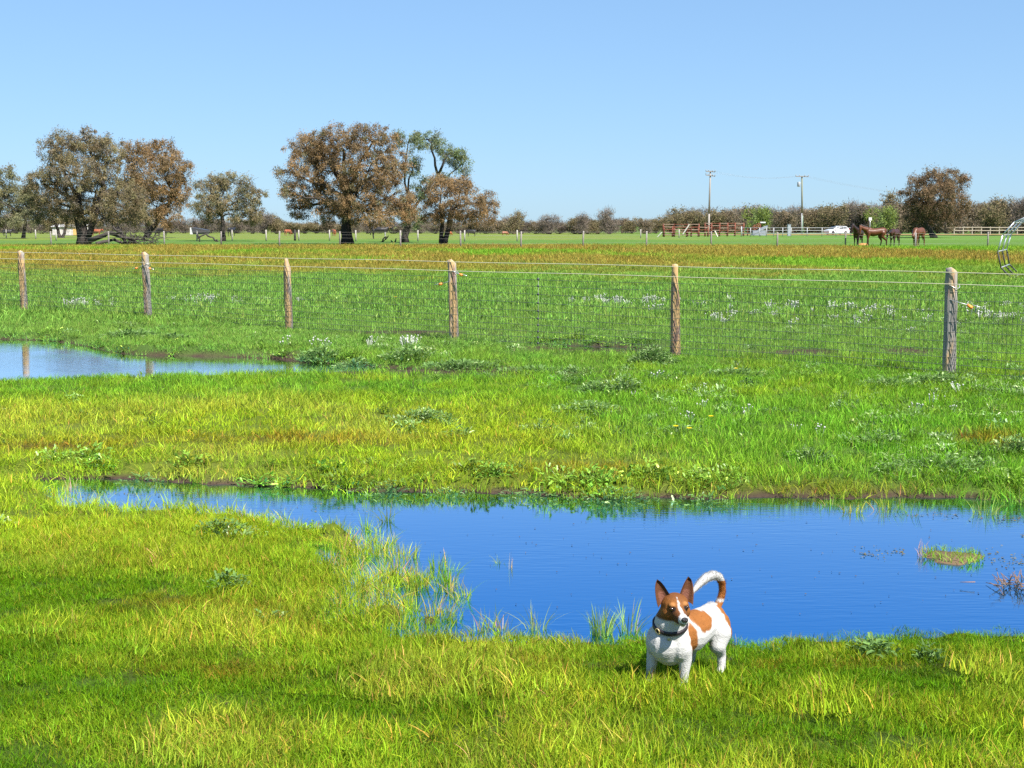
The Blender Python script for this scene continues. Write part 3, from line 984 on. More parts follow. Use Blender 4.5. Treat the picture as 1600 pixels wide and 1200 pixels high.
tree('largest tree in the paddock, wide rust brown crown on thick dark trunk', (542, 383),
     [(478, 232, 30, 22), (525, 220, 38, 22), (582, 222, 38, 24), (462, 272, 26, 20), (520, 268, 38, 28), (575, 268, 40, 30), (618, 258, 22, 26),
      (498, 308, 36, 24), (555, 308, 42, 26), (610, 308, 32, 26), (452, 300, 16, 12), (530, 338, 38, 13), (588, 340, 42, 13), (638, 328, 20, 20),
      (468, 326, 20, 14), (500, 245, 30, 20)], [BR1, BR2, OL1], .52, [((543, 383), (540, 300), 1.0)], 16, dark=(.028, .022, .022))
tree('tall airy grey green tree leaning right behind the largest tree', (633, 380),
     [(638, 222, 22, 15), (668, 218, 26, 13), (700, 242, 22, 17), (720, 258, 13, 20), (690, 280, 18, 9), (645, 262, 16, 16), (640, 338, 26, 16), (660, 300, 16, 20)],
     [GR1, OL2, OL1], .36, [((633, 380), (640, 300), 1.0), ((636, 340), (690, 265), .45)], 17, dens=.85)
tree('small dense rust brown tree on twin trunks right of the largest tree', (692, 384),
     [(690, 292, 26, 16), (722, 292, 24, 17), (680, 320, 24, 20), (726, 322, 30, 20), (762, 318, 14, 18), (700, 340, 38, 12), (752, 340, 20, 10)],
     [BR1, BR2, BR1 * .8], .26, [((690, 384), (690, 320), .8), ((694, 384), (706, 322), .95)], 18, dark=(.028, .022, .022))
tree('big dark brown rounded tree standing behind the horses', (1460, 372),
     [(1455, 284, 28, 20), (1490, 286, 20, 18), (1430, 300, 22, 18), (1470, 308, 36, 22), (1434, 325, 24, 20), (1490, 322, 24, 20), (1460, 343, 34, 16), (1480, 280, 14, 12)],
     [DK1, BR2 * .8, DK1 * 1.2], .42, None, 19)

# ---- far tree line: a few scrubby kinds, copied


def bush_proto(kind, seed, hgt, wid, cols, per=26, K=150, twig=0):
    g = np.random.default_rng(seed)
    root = thing('scrub_tree', '', 'tree', (0, 0, 0))
    mb = MB((.10, .08, .07) if not twig else (.17, .135, .125))
    nl = 4
    lob = [(np.array([g.uniform(-.32, .32) * wid, g.uniform(-.3, .3) * wid, hgt * g.uniform(.50, .78)]), wid * g.uniform(.22, .32), hgt * g.uniform(.2, .27)) for _ in range(nl)]
    lob += [(np.array([g.uniform(-.36, .36) * wid, g.uniform(-.3, .3) * wid, hgt * g.uniform(.2, .38)]), wid * g.uniform(.2, .3), hgt * .2) for _ in range(3)]
    for j, (c, rx, rz) in enumerate(lob):
        limb(mb, (g.normal(0, .15), g.normal(0, .15), -.1), c, .12, .05, g, .15, 4)
        for k in range(12 if twig else 4):
            u = g.normal(size=3); u /= np.linalg.norm(u); u[2] = abs(u[2]) * 1.1 if twig else u[2]
            limb(mb, c, c + u * np.array([rx, rx, rz]) * (1.25 if twig else 1.0), .04, .015, g, .1, 2)
    mb.build('trunk', M_BARK, root)
    Vs, Qs, Cs, n0 = [], [], [], 0
    for c, rx, rz in lob:
        kk = K // len(lob)
        u = g.normal(size=(kk, 3)); u /= np.linalg.norm(u, axis=1)[:, None]; u *= (g.uniform(.2, 1.05, kk) ** .5)[:, None]
        cen = c + u * np.array([rx, rx, rz]); cen[:, 2] = np.maximum(cen[:, 2], .25)
        w = g.random(kk)[:, None]
        cc = (cols[0] * (1 - w) + cols[1] * w) * 1.4 * g.uniform(.75, 1.2, kk)[:, None]
        V, Q, C = leaf_cloud(g, cen, g.uniform(.35, .8, kk), per, .30 if not twig else .5, .13 if not twig else .05, cc, .3 if not twig else -.5)
        Vs.append(V); Qs.append(Q + n0); Cs.append(C); n0 += len(V)
    link('crown', np_mesh('crown', np.concatenate(Vs), np.concatenate(Qs), np.concatenate(Cs), M_FOLIAGE), root)
    return root


protos = {
    'olive': [bush_proto('olive', 900 + i, 6, 6.5, (OL1 * 1.05, BR2 * 1.15)) for i in range(2)],
    'grey': [bush_proto('grey', 910 + i, 6, 6.0, (GREY, PINK), per=22, twig=1) for i in range(3)],
    'brown': [bush_proto('brown', 920 + i, 6, 6.2, (BR2 * 1.25, GREY)) for i in range(2)],
    'green': [bush_proto('green', 930 + i, 6, 7.5, (LGREEN, GR1 * 1.1), K=190, per=20) for i in range(2)],
}
used_proto = set()
kind_txt = {'olive': 'olive scrub tree', 'grey': 'bare grey pink tree', 'brown': 'brown scrub tree', 'green': 'bright green rounded tree'}


def far_bush(kind, px, ty, d, lab=None, wf=1.0, g=random):
    h = CAMH + (353 - ty) * d / F
    k = g.randrange(len(protos[kind]))
    src = protos[kind][k]
    o = src if (kind, k) not in used_proto else copy_tree(src)
    used_proto.add((kind, k))
    x = (px - 800) / F * d
    o.location = (x, d, gz(x, d))
    s = h / 6.0
    sw = max(s * wf, .85)
    o.scale = (sw, sw, s)
    o.rotation_euler = (0, 0, g.uniform(0, 6.28))
    if lab is None:
        segs = [(40, 'behind the olive tree at the left edge'), (130, 'behind the pale shed'), (200, 'behind the fallen grey limbs'), (300, 'behind the rust brown tree'),
                (345, 'above the gabled shed'), (400, 'behind the small round olive tree'), (470, 'left of the lone black post'), (560, 'behind the largest tree trunk'),
                (650, 'behind the black and white cow'), (780, 'behind the twin trunked tree'), (850, 'left in the open middle of the tree line'),
                (930, 'just left of the tall pinkish bare tree'), (1030, 'between the pinkish tree and cattle yard'), (1080, 'behind the left half of the cattle yard'),
                (1130, 'behind the pale power pole'), (1200, 'around the bright green tree by the ramp'), (1260, 'behind the green power pole'), (1330, 'behind the white car'),
                (1410, 'behind the bay horse'), (1500, 'beneath the big dark tree behind horses'), (1550, 'above the left of the pale rail fence'), (9999, 'above the hay feeder')]
        seg = next(t for lim, t in segs if px < lim)
        if d > 310: seg = 'in the back row ' + seg
        lab = kind_txt[kind] + ' ' + seg
        tag(o, lab, 'tree', lab.replace('tree ', 'trees ', 1))
    else:
        o['label'] = lab
        o['category'] = 'tree'
        o['group'] = 'trees of the far tree line'
    return o


rr = random.Random(5)
prof = [(-80, 338), (0, 340), (300, 340), (380, 338), (420, 330), (440, 330), (460, 342), (640, 345), (770, 341), (790, 336), (830, 342), (880, 340), (930, 337), (1000, 341),
        (1030, 332), (1060, 324), (1090, 321), (1140, 322), (1200, 322), (1260, 320), (1310, 318), (1340, 315), (1400, 314), (1500, 317), (1540, 314), (1570, 310), (1700, 308)]
px_ = np.array([p[0] for p in prof]); py_ = np.array([p[1] for p in prof])
x = -70.0
while x < 1680:
    ty = float(np.interp(x, px_, py_)) + rr.uniform(-2.5, 4.5)
    k = rr.choice(['grey', 'grey', 'olive', 'brown', 'brown', 'olive'] if x > 1020 else ['grey', 'grey', 'olive', 'grey', 'brown'])
    far_bush(k, x, ty, rr.uniform(278, 300), None, 1.0 if ty < 340 else 1.35, rr)
    x += rr.uniform(15, 24)
x = -80.0
while x < 1690:
    ty = float(np.interp(x, px_, py_)) + rr.uniform(1, 8)
    k = rr.choice(['brown', 'olive', 'grey'])
    far_bush(k, x, ty, rr.uniform(318, 345), None, 1.5, rr)
    x += rr.uniform(18, 28)
far_bush('green', 1182, 318, 270, 'bright green rounded tree right above the loading ramp', .8, rr)
far_bush('green', 1376, 318, 268, 'yellow green rounded tree behind the horses beside the white road sign', .85, rr)
far_bush('olive', 1392, 300, 330, 'dark green treetop rising left of the big dark tree behind horses', .8, rr)
far_bush('grey', 952, 322, 272, 'tall bare pinkish tree, highest in the middle of the tree line', .8, rr)
far_bush('olive', 804, 329, 272, 'grey green tree just right of the small rust brown tree', .7, rr)
far_bush('grey', 905, 331, 272, 'dark trunked bare tree with green shrub at its left, mid tree line', .85, rr)
far_bush('grey', 857, 335, 272, 'low spreading bare tree in the gap left of the middle', .9, rr)
far_bush('olive', 1540, 312, 272, 'yellowish green tree right of the big dark tree behind horses', .9, rr)
for kk, lst in protos.items():          # a kind that was never placed stays out of the scene
    for i, o in enumerate(lst):
        if (kk, i) not in used_proto:
            for ch in list(o.children):
                bpy.data.objects.remove(ch)
            bpy.data.objects.remove(o)

# fallen limbs
g = np.random.default_rng(77)
b = P(170, 384)
root = thing('fallen_branch', 'tangle of fallen grey dead limbs lying beside the flared trunk', 'branch', (b.x, b.y, 0))
mm = b.y / F
big = MB((.16, .13, .115))
for (x0, y0, x1, y1, r) in [(140, 376, 172, 364, .26), (172, 364, 205, 372, .2), (150, 381, 178, 374, .2), (182, 355, 196, 383, .22), (190, 368, 222, 383, .16), (178, 374, 215, 379, .14),
                            (170, 365, 190, 362, .14), (196, 372, 232, 376, .10), (186, 360, 176, 352, .12)]:
    a0 = np.array(at(x0, y0, b.y + g.uniform(-1, 1))) - np.array(b); a1 = np.array(at(x1, y1, b.y + g.uniform(-1.2, 1.2))) - np.array(b)
    limb(big, a0, a1, r, r * .6, g, .08, 4)
big.build('limb', M_DEADWOOD, root)
tw = MB((.30, .24, .20))
for i in range(150):
    x0 = g.uniform(190, 245); y0 = g.uniform(366, 385)
    a0 = np.array(at(x0, y0, b.y + g.uniform(-1.5, 1.5))) - np.array(b); a0[2] = max(a0[2], .05)
    a1 = a0 + g.normal(0, .55, 3); a1[2] = max(a1[2] + .15, .05)
    limb(tw, a0, a1, .03, .012, g, .1, 2)
tw.build('twigs', M_DEADWOOD, root)
b = P(607, 379)
root = thing('dead_branch', 'small dark dead branch lying between the two thick dark trunks', 'branch', (b.x, b.y, 0))
mb = MB((.10, .075, .065)); mm = b.y / F
for (x0, y0, x1, y1) in [(592, 379, 602, 374), (602, 374, 607, 368), (598, 378, 604, 370), (610, 380, 622, 379), (617, 379, 619, 372), (614, 379, 611, 375)]:
    limb(mb, np.array(at(x0, y0, b.y)) - np.array(b), np.array(at(x1, y1, b.y)) - np.array(b), .09, .04, g, .08, 3)
mb.build('limb', M_DEADWOOD, root)
b = P(340, 379)
root = thing('dead_branch', 'pale broken branch arching left of the small round olive tree', 'branch', (b.x, b.y, 0))
mb = MB((.36, .30, .27))
for (x0, y0, x1, y1) in [(308, 366, 312, 378), (309, 372, 322, 365), (322, 365, 333, 371), (333, 371, 338, 379), (336, 376, 342, 379), (338, 374, 340, 378)]:
    limb(mb, np.array(at(x0, y0, b.y)) - np.array(b), np.array(at(x1, y1, b.y)) - np.array(b), .10, .06, g, .06, 3)
mb.build('limb', M_DEADWOOD, root)

# ------------------------------------------------------------------ near fence
LINE = lambda px: P(px, 485 + (px - 38) * .0692)
fence = thing('wire_mesh_fence', 'fence of rough timber posts with white wires over square wire netting', 'fence', LINE(760))
FO = np.array(fence.location)


def fence_post(pos, h, r, seed, lean, shape, strip):
    """rough round post: grey weathered wood, stripped orange bark on one face"""
    g = np.random.default_rng(seed)
    nr, ns = 30, 22
    V, C = [], []
    for i in range(nr + 1):
        t = i / nr
        z = -.12 + (h + .12) * t
        rad = r * (1.06 - .14 * t)
        cut = 1.0
        for k in range(ns):
            a = 2 * math.pi * k / ns
            nz = float(vnoise(np.array([a * 2.2 + seed * 7.7]), np.array([z * 5.0]), seed)[0]) - .5
            nf = float(vnoise(np.array([a * 5.1 + seed]), np.array([z * 1.3]), seed + 3)[0]) - .5
            rr_ = rad * (1 + .16 * nz + .14 * nf)
            x_, y_ = rr_ * math.cos(a), rr_ * math.sin(a)
            if shape == 'point' and t > .86:
                q = (t - .86) / .14
                x_ = x_ * (1 - .55 * q) - r * .15 * q; y_ *= 1 - .4 * q
            if shape == 'chamfer' and t > .62:
                q = min((t - .62) / .2, 1)
                x_ = min(x_, r * (1 - .55 * q)); x_ *= 1 - .06 * q
            if shape == 'split' and t > .9 and abs(x_ - r * .2) < r * .2:
                z2 = z
            V.append((x_ + lean * z, y_, z - (.05 * max(x_, 0) / r if shape == 'round' and t > .97 else 0)))
            m1 = float(fbm(np.array([a * 1.3 + seed * 3.1]), np.array([z * 3.2]), seed + 9, 3)[0])
            face = math.cos(a - strip[0])            # stripped side
            o_ = float(np.clip((m1 - strip[1] + .35 * face) * 5, 0, 1))
            grey = np.array([.29, .262, .235]); orange = np.array([.50, .325, .150]); brown = np.array([.25, .155, .115])
            m2 = float(vnoise(np.array([a * 3 + 5]), np.array([z * 9]), seed + 5)[0])
            c = grey * (1 - o_) + (orange if m2 > .36 else brown) * o_
            C.append(c)
    idx_ = np.arange((nr + 1) * ns).reshape(nr + 1, ns)
    q = np.stack([idx_[:-1], np.roll(idx_, -1, 1)[:-1], np.roll(idx_, -1, 1)[1:], idx_[1:]], -1).reshape(-1, 4)
    top = len(V)
    V.append((lean * h, 0, h + .012)); C.append(np.array([.42, .33, .25]))
    tri = np.stack([idx_[-1], np.roll(idx_[-1], -1), np.full(ns, top)], 1)
    me = np_mesh('fence_post', np.array(V), [q, tri], np.array(C), M_TIMBER, True)
    o = link('fence_post', me, fence)
    o.location = Vector(pos) - fence.location
    return o


PXS = [-330, -135, 38, 232, 452, 710, 1055, 1483]
HT = [1.2, 1.2, 1.198, 1.22, 1.165, 1.195, 1.196, 1.22]
SH = ['round', 'round', 'round', 'round', 'point', 'round', 'chamfer', 'round']
ST = [(4.2, .5), (4.2, .5), (3.9, .40), (3.7, .52), (4.0, .38), (4.6, .55), (4.4, .38), (4.3, .78)]
RD = [.066, .066, .070, .068, .062, .070, .064, .072]
LN = [.0, .01, .015, .02, .015, .03, .012, .02]
posts = []
ends = [LINE(p) for p in PXS]
step = (ends[-1] - ends[-2])
ends.append(ends[-1] + step); ends.append(ends[-1] + step)
PXS += [None, None]; HT += [1.2, 1.2]; SH += ['round', 'round']; ST += [(4.2, .5)] * 2; RD += [.068] * 2; LN += [0, 0]
for i, e in enumerate(ends):
    z0 = gz(e.x, e.y)
    posts.append(fence_post((e.x, e.y, z0), HT[i] - z0, RD[i], 50 + i, -LN[i], SH[i], ST[i]))
fdir = (ends[7] - ends[2]).normalized()
fn = Vector((fdir.y, -fdir.x, 0))
if fn.y > 0: fn = -fn
A_, B_ = ends[0], ends[-1]
flen = (B_ - A_).length


def along(t, z, off=0.0):
    return A_ + fdir * (t * flen) + fn * off + Vector((0, 0, z)) - fence.location


for z, rwire in ((1.178, .0046), (1.045, .0046)):
    pts = []
    for k in range(61):
        t = k / 60
        pts.append(along(t, z - .008 * math.sin(t * 9 * math.pi) ** 2, .085))
    w_ = MB((.52, .49, .35)); w_.tube(pts, rwire, 5)
    w_.build('white_wire', M_PLASTIC, fence)
zs = [.05, .13, .215, .305, .40, .505, .62, .745, .86, .955]
for z in zs:
    w_ = MB((.10, .12, .105)); pts = []
    for k in range(61):
        t = k / 60
        pts.append(along(t, z - .012 * math.sin(t * 9 * math.pi + z * 2) ** 2, .075))
    w_.tube(pts, .0026, 4)
    w_.build('netting_wire', M_WIRE, fence)
nv = int(flen / .052)
Vv, Tv = [], []
for i in range(nv):
    t = (i + .5) / nv
    zb, zt = .045, .955 - .01 * math.sin(t * 9 * math.pi) ** 2
    base = along(t, 0, .072)
    j = random.uniform(-.006, .006)
    for (zz, dx) in ((zb, j), (.5, random.uniform(-.005, .005)), (zt, random.uniform(-.006, .006))):
        for kk in range(3):
            an = kk * 2.094
            p = base + fdir * (dx + .0023 * math.cos(an)) + fn * (.0023 * math.sin(an))
            Vv.append((p.x, p.y, p.z + zz))
    n0 = i * 9
    for lev in (0, 3):
        for kk in range(3):
            k2 = (kk + 1) % 3
            Tv.append((n0 + lev + kk, n0 + lev + k2, n0 + lev + 3 + k2, n0 + lev + 3 + kk))
me = np_mesh('netting', np.array(Vv), np.array(Tv), np.tile(np.array([.075, .09, .08]), (len(Vv), 1)), M_WIRE)
tag(link('netting', me, fence), None, None, None, 'stuff')
# strain insulators with their tie wires
for pi, sides in ((3, (-1, 1)), (5, (-1, 1)), (7, (1,))):
    e = ends[pi]; po = posts[pi]
    for sd in sides:
        dz = {3: .005, 5: .05 if sd > 0 else -.10, 7: -.13}[pi]
        base = Vector((0, 0, .93 + dz)) + fdir * (.17 if pi != 7 else .20) * sd + fn * .08
        mb = MB((.95, .30, .06))
        mb.tube([base, base + fdir * .055 * sd + Vector((0, 0, -.035 if pi == 7 else -.012))], [.016, .020], 10)
        mb.build('insulator', M_PLASTIC, po)
        mb = MB((.62, .62, .60))
        mb.tube([Vector((0, 0, .98 + dz)) + fn * .075, base], .004, 5)
        mb.tube([base + fdir * .055 * sd, base + fdir * .14 * sd + Vector((0, 0, -.02))], .006, 5)
        mb.build('tie_wire', M_GALV, po)
for pi in (3, 5, 7):
    mb = MB((.62, .62, .60)); r_ = RD[pi] * 1.05
    mb.tube([Vector((r_ * math.cos(a), r_ * math.sin(a), 1.0 + .02 * math.sin(a * 2 + pi))) for a in np.linspace(0, 6.28, 18)], .004, 5)
    mb.build('wire_loop', M_GALV, posts[pi])
# knotted dropper of dark clips halfway along a bay
tpt = ((LINE(846) - A_).length) / flen
for z in zs:
    mb = MB((.05, .055, .06)); c = along(tpt, z, .085)
    mb.ellipsoid(c, (.017, .017, .017), n=8, m=6)
    mb.build('knot_clip', M_PLASTIC, fence)
mb = MB((.20, .21, .20)); mb.tube([along(tpt, .04, .08), along(tpt, .98, .08)], .003, 5); mb.build('dropper', M_WIRE, fence)

# ------------------------------------------------------------------ far fences
ff = thing('post_and_wire_fence', 'distant fence of thin grey posts and wires crossing below the trees', 'fence', P(800, 388))
fx = [-95, -8, 80, 170, 257, 346, 437, 531, 626, 720, 814, 911, 1010, 1111, 1214, 1321, 1430, 1543, 1660]
fy = [385, 385, 385, 385, 385, 386, 388, 387, 389, 390, 390, 388, 387, 386, 388, 386, 387, 385, 385]
fp = []
for i, (a, b_) in enumerate(zip(fx, fy)):
    p = P(a, b_); p.z = gz(p.x, p.y)
    fp.append(p)
    mb = MB((.24, .215, .195) if i % 4 else (.30, .27, .25))
    hh = 1.22 + random.uniform(-.05, .08)
    mb.tube([(0, 0, -.1), (random.uniform(-.02, .02), 0, hh * .5), (random.uniform(-.03, .03), 0, hh)], [.068, .064, .06], 7)
    o = mb.build('fence_post', M_TIMBER, ff); o.location = p - ff.location
for z in (.35, .7, .95, 1.15):
    mb = MB((.26, .245, .22)); mb.tube([p - ff.location + Vector((0, -.07, z)) for p in fp], .0055, 4); mb.build('wire', M_WIRE, ff)
f2 = thing('white_post_fence', 'far fence of short white posts beyond the paddock trees', 'fence', P(500, 378))
for a, b_ in [(308, 378), (363, 377), (416, 378), (467, 377), (515, 377), (556, 378), (653, 378), (726, 378), (10, 373), (56, 374), (88, 377), (808, 378), (1001, 372), (1061, 372)]:
    p = P(a, b_); p.z = gz(p.x, p.y)
    mb = MB((.36, .33, .30)); mb.tube([(0, 0, -.1), (0, 0, 1.2)], .075, 7); o = mb.build('fence_post', M_TIMBER, f2); o.location = p - f2.location
d_ = P(500, 377).y
for z in (.6, 1.1):
    mb = MB((.25, .235, .21)); mb.tube([Vector(((q - 800) / F * d_, d_, z)) - f2.location for q in (-60, 300, 700, 1030)], .006, 4); mb.build('wire', M_WIRE, f2)
b = P(461, 377)
mb = MB((.05, .045, .045)); mb.lathe([(.13, -.1), (.12, .6), (.115, 1.25), (.06, 1.30)], 8)
o = mb.build('stump_post', M_TIMBER); o.location = b; tag(o, 'lone black burnt post standing left of the largest tree', 'post')

# pale timber rail fence at the far right and behind the car
d_ = 258.
rf = thing('timber_rail_fence', 'pale timber post and rail fence along the right of the tree line', 'fence', at(1540, 362, d_))
rf.location.z = gz(rf.location.x, d_)
xs = list(np.linspace(1486, 1640, 12))
for i, a in enumerate(xs):
    mb = MB((.34, .28, .22)); mb.box((0, 0, .75), (.2, .2, 1.5)); o = mb.build('post', M_TIMBER, rf, False); o.location = Vector(((a - 800) / F * d_, d_, 0)) - Vector((rf.location.x, d_, 0))
for z in (.75, 1.35):
    for a, b_ in zip(xs, xs[1:]):
        mb = MB((.36, .30, .235)); x0, x1 = (a - 800) / F * d_ - rf.location.x, (b_ - 800) / F * d_ - rf.location.x
        mb.box(((x0 + x1) / 2, -.13, z + random.uniform(-.03, .03)), (x1 - x0, .06, .17)); mb.build('rail', M_TIMBER, rf, False)
# white pipe rail fence from the yard to the car
d_ = 196.
pf = thing('pipe_rail_fence', 'white pipe rail fence in front of the car and green pole', 'fence', at(1245, 370, d_)); pf.location.z = gz(pf.location.x, d_)
xs = [1156, 1170, 1184, 1195, 1206, 1220, 1233, 1258, 1281, 1303, 1326]
loc = lambda a: (a - 800) / F * d_ - pf.location.x
for a in xs:
    mb = MB((.36, .36, .37)); mb.tube([(loc(a), 0, -.1), (loc(a), 0, 1.32 if a != 1156 else 1.5)], .06 if a != 1156 else .09, 7); mb.build('post', M_PAINT, pf)
for z in (.45, .9, 1.3):
    mb = MB((.36, .36, .37)); mb.tube([(loc(1156), 0, z), (loc(1326), 0, z)], .04, 6); mb.build('rail', M_PAINT, pf)
# rust coloured cattle yard
d_ = 200.
yd = thing('cattle_yard', 'rust red cattle yard of pipe panels and pale rails', 'stockyard', at(1095, 370, d_)); yd.location.z = gz(yd.location.x, d_)
ly = lambda a: (a - 800) / F * d_ - yd.location.x
RU = (.155, .048, .028); PA_ = (.28, .19, .145)


def yard_panel(a0, a1, dy, h, nrail, mix):
    for a in (a0, a1):
        mb = MB(RU); mb.tube([(ly(a), dy, -.1), (ly(a), dy, h)], .13, 8); mb.build('post', M_RUST, yd)
    for k in range(nrail):
        z = .25 + (h - .35) * k / (nrail - 1)
        mb = MB(PA_ if (k + mix) % 2 else RU); mb.box(((ly(a0) + ly(a1)) / 2, dy - .14, z), (ly(a1) - ly(a0), .05, .10)); mb.build('rail', M_RUST, yd, False)


for i, (a0, a1) in enumerate([(1036, 1049), (1052, 1071), (1071, 1078), (1078, 1089), (1090, 1104)]):
    yard_panel(a0, a1, 0, 1.55 if i else 1.6, 4, i)
for i, (a0, a1) in enumerate([(1104, 1114), (1114, 1127), (1127, 1140), (1140, 1152), (1152, 1166)]):
    yard_panel(a0, a1, 3.0 + .2 * i, 2.15, 6, i)
for i, (a0, a1) in enumerate([(1043, 1060), (1060, 1082), (1082, 1100)]):
    yard_panel(a0, a1, 7.0, 2.0, 5, i + 1)
for (x0, y0, x1, y1, lab) in [(1067, 366, 1077, 351, 'white leaning timber above the left half of the cattle yard'), (1121, 370, 1117, 361, 'short pale post leaning against the cattle yard front'),
                              (1027, 371, 1034, 363, 'pale brace timber leaning on the left corner of the cattle yard')]:
    d2 = 199.6
    p0, p1 = at(x0, y0, d2), at(x1, y1, d2 - .3)
    mb = MB((.62, .58, .52)); mb.box((p1 - p0) / 2, (.16, .16, (p1 - p0).length), (p1 - p0).to_track_quat('Z', 'Y').to_matrix())
    o = mb.build('leaning_timber', M_TIMBER, None, False); o.location = p0; tag(o, lab, 'timber')
# loading ramp
d_ = 205.
rp = thing('loading_ramp', 'cattle loading ramp with pale sloping side and rust red rails', 'ramp', at(1183, 370, d_)); rp.location.z = gz(rp.location.x, d_)
lr = lambda a: (a - 800) / F * d_ - rp.location.x
ht = lambda y_: CAMH + (353 - y_) * d_ / F
mb = MB((.24, .26, .30)); L0 = [(lr(1172), 0, .1), (lr(1196), 0, ht(357)), (lr(1197), 0, ht(353.5)), (lr(1190), 0, ht(356)), (lr(1176), 0, ht(365))]
mb.add(L0 + [(q[0], 1.2, q[2]) for q in L0], [(0, 1, 2, 3, 4), (9, 8, 7, 6, 5), (0, 5, 6, 1), (1, 6, 7, 2), (2, 7, 8, 3), (3, 8, 9, 4), (4, 9, 5, 0)]); mb.build('side_panel', M_PAINT, rp, False)
mb = MB((.24, .26, .30)); mb.box((lr(1184), .6, .5), (lr(1194) - lr(1174), 1.1, .8)); mb.build('base', M_PAINT, rp, False)
for k, (y0, y1) in enumerate([(360, 349), (363, 352), (366, 355)]):
    mb = MB(RU); mb.tube([(lr(1168), 1.4, ht(y0)), (lr(1188), 1.4, ht(y1))], .07, 6); mb.build('rail', M_RUST, rp)
for a, yt in ((1168, 358), (1178, 352), (1188, 347)):
    mb = MB(RU); mb.tube([(lr(a), 1.4, 0), (lr(a), 1.4, ht(yt))], .08, 6); mb.build('post', M_RUST, rp)
mb = MB((.55, .55, .55)); mb.box((lr(1191.5), 1.4, ht(348.6)), (.85, .3, .2)); mb.build('cap_plate', M_PAINT, rp, False)
# cabinet
d_ = 203.
mb = MB((.26, .29, .32)); mb.box((0, 0, .95), (.48, .45, 1.9)); mb.box((0, 0, 1.93), (.56, .53, .06)); mb.box((0, -.235, .95), (.38, .02, 1.6), None, (.30, .33, .36))
o = mb.build('meter_cabinet', M_PAINT, None, False); o.location = at(1232.5, 370, d_); o.location.z = 0; tag(o, 'tall grey metal cabinet between loading ramp and green pole', 'cabinet')

# ------------------------------------------------------------------ power poles
def pole(base, top, ty_, bx, label, c0, c1, arms, drum):
    d_ = 245.
    p = at(base, bx, d_); p.z = 0
    t = at(top, ty_, d_) - Vector((p.x, d_, 0))
    root = thing('power_pole', label, 'power pole', p)
    mb = MB(c0); mb.tube([(0, 0, -.3), t * .33], [.19, .175], 10); mb.build('lower_shaft', M_TIMBER, root)
    mb = MB(c1); mb.tube([t * .33, t], [.172, .14], 10); mb.build('upper_shaft', M_TIMBER, root)
    for (dz, w, til) in arms:
        a = MB((.20, .18, .16)); c = t + Vector((0, -.25, dz))
        a.box(c, (w, .12, .14), Euler((0, til, .25)).to_matrix()); arm = a.build('crossarm', M_TIMBER, root, False)
        for s in (-.46, -.2, .2, .46):
            q = MB((.30, .31, .33)); q.lathe([(.05, 0), (.09, .08), (.05, .14), (.085, .2), (.03, .3)], 8, c + Vector((s * w, 0, .07 - s * w * math.sin(til)))); q.build('insulator', M_PLASTIC, arm)
    if drum:
        q = MB((.33, .37, .41)); q.lathe([(.26, -.45), (.30, -.42), (.30, .38), (.26, .45)], 12, t * .86 + Vector((-.62, -.1, 0))); q.build('transformer', M_PAINT, root)
        q = MB((.3, .3, .3)); q.box(t * .86 + Vector((-.3, 0, .2)), (.5, .1, .1)); q.build('bracket', M_PAINT, root, False)
    return root, p, t


p1, pp1, tt1 = pole(1107, 1110, 267, 366, 'tall pale grey power pole with two crossarms behind the cattle yard', (.30, .27, .24), (.27, .245, .22), ((-.15, 1.9, .03), (-.9, 1.9, .12)), False)
p2, pp2, tt2 = pole(1253.5, 1253, 275, 368, 'green tinted power pole carrying a small transformer left of white car', (.15, .22, .165), (.18, .19, .13), ((-.1, 2.6, .0),), True)
q = MB((.30, .30, .31)); q.tube([(-.24, -.2, 0), (-.24, -.2, tt2.z * .37)], .10, 8); q.build('conduit', M_PAINT, p2)
lines = thing('power_line', 'thin wires strung between the two power poles and off to the right', 'cable', pp1 + tt1)
for k, s in enumerate((-.8, 0, .8)):
    a = pp1 + tt1 + Vector((s, 0, .05)); b_ = pp2 + tt2 + Vector((s, 0, .1)); c_ = b_ + (b_ - a) * 2.6 + Vector((0, 40, -.8))
    pts = []
    for (u, v) in ((a, b_), (b_, c_)):
        for j in range(13):
            t_ = j / 12; pts.append(u.lerp(v, t_) - Vector((0, 0, .9 * 4 * t_ * (1 - t_))) - lines.location)
    mb = MB((.25, .25, .27)); mb.tube(pts, .007, 4); mb.build('wire', M_WIRE, lines)
# road sign
d_ = 232.
p = at(1359, 362, d_); p.z = 0
root = thing('road_sign', 'small white square road sign on a thin post above the bay horse', 'sign', p)
mb = MB((.55, .55, .55)); mb.tube([(0, 0, 0), (0, 0, 3.2)], .05, 7); mb.build('post', M_GALV, root)
mb = MB((.55, .55, .55)); mb.box((0, -.07, 2.95), (.55, .03, .55)); pl = mb.build('plate', M_PAINT, root, False)
mb = MB((.55, .57, .62)); mb.box((0, -.09, 2.95), (.22, .01, .22)); mb.build('panel', M_PAINT, pl, False)

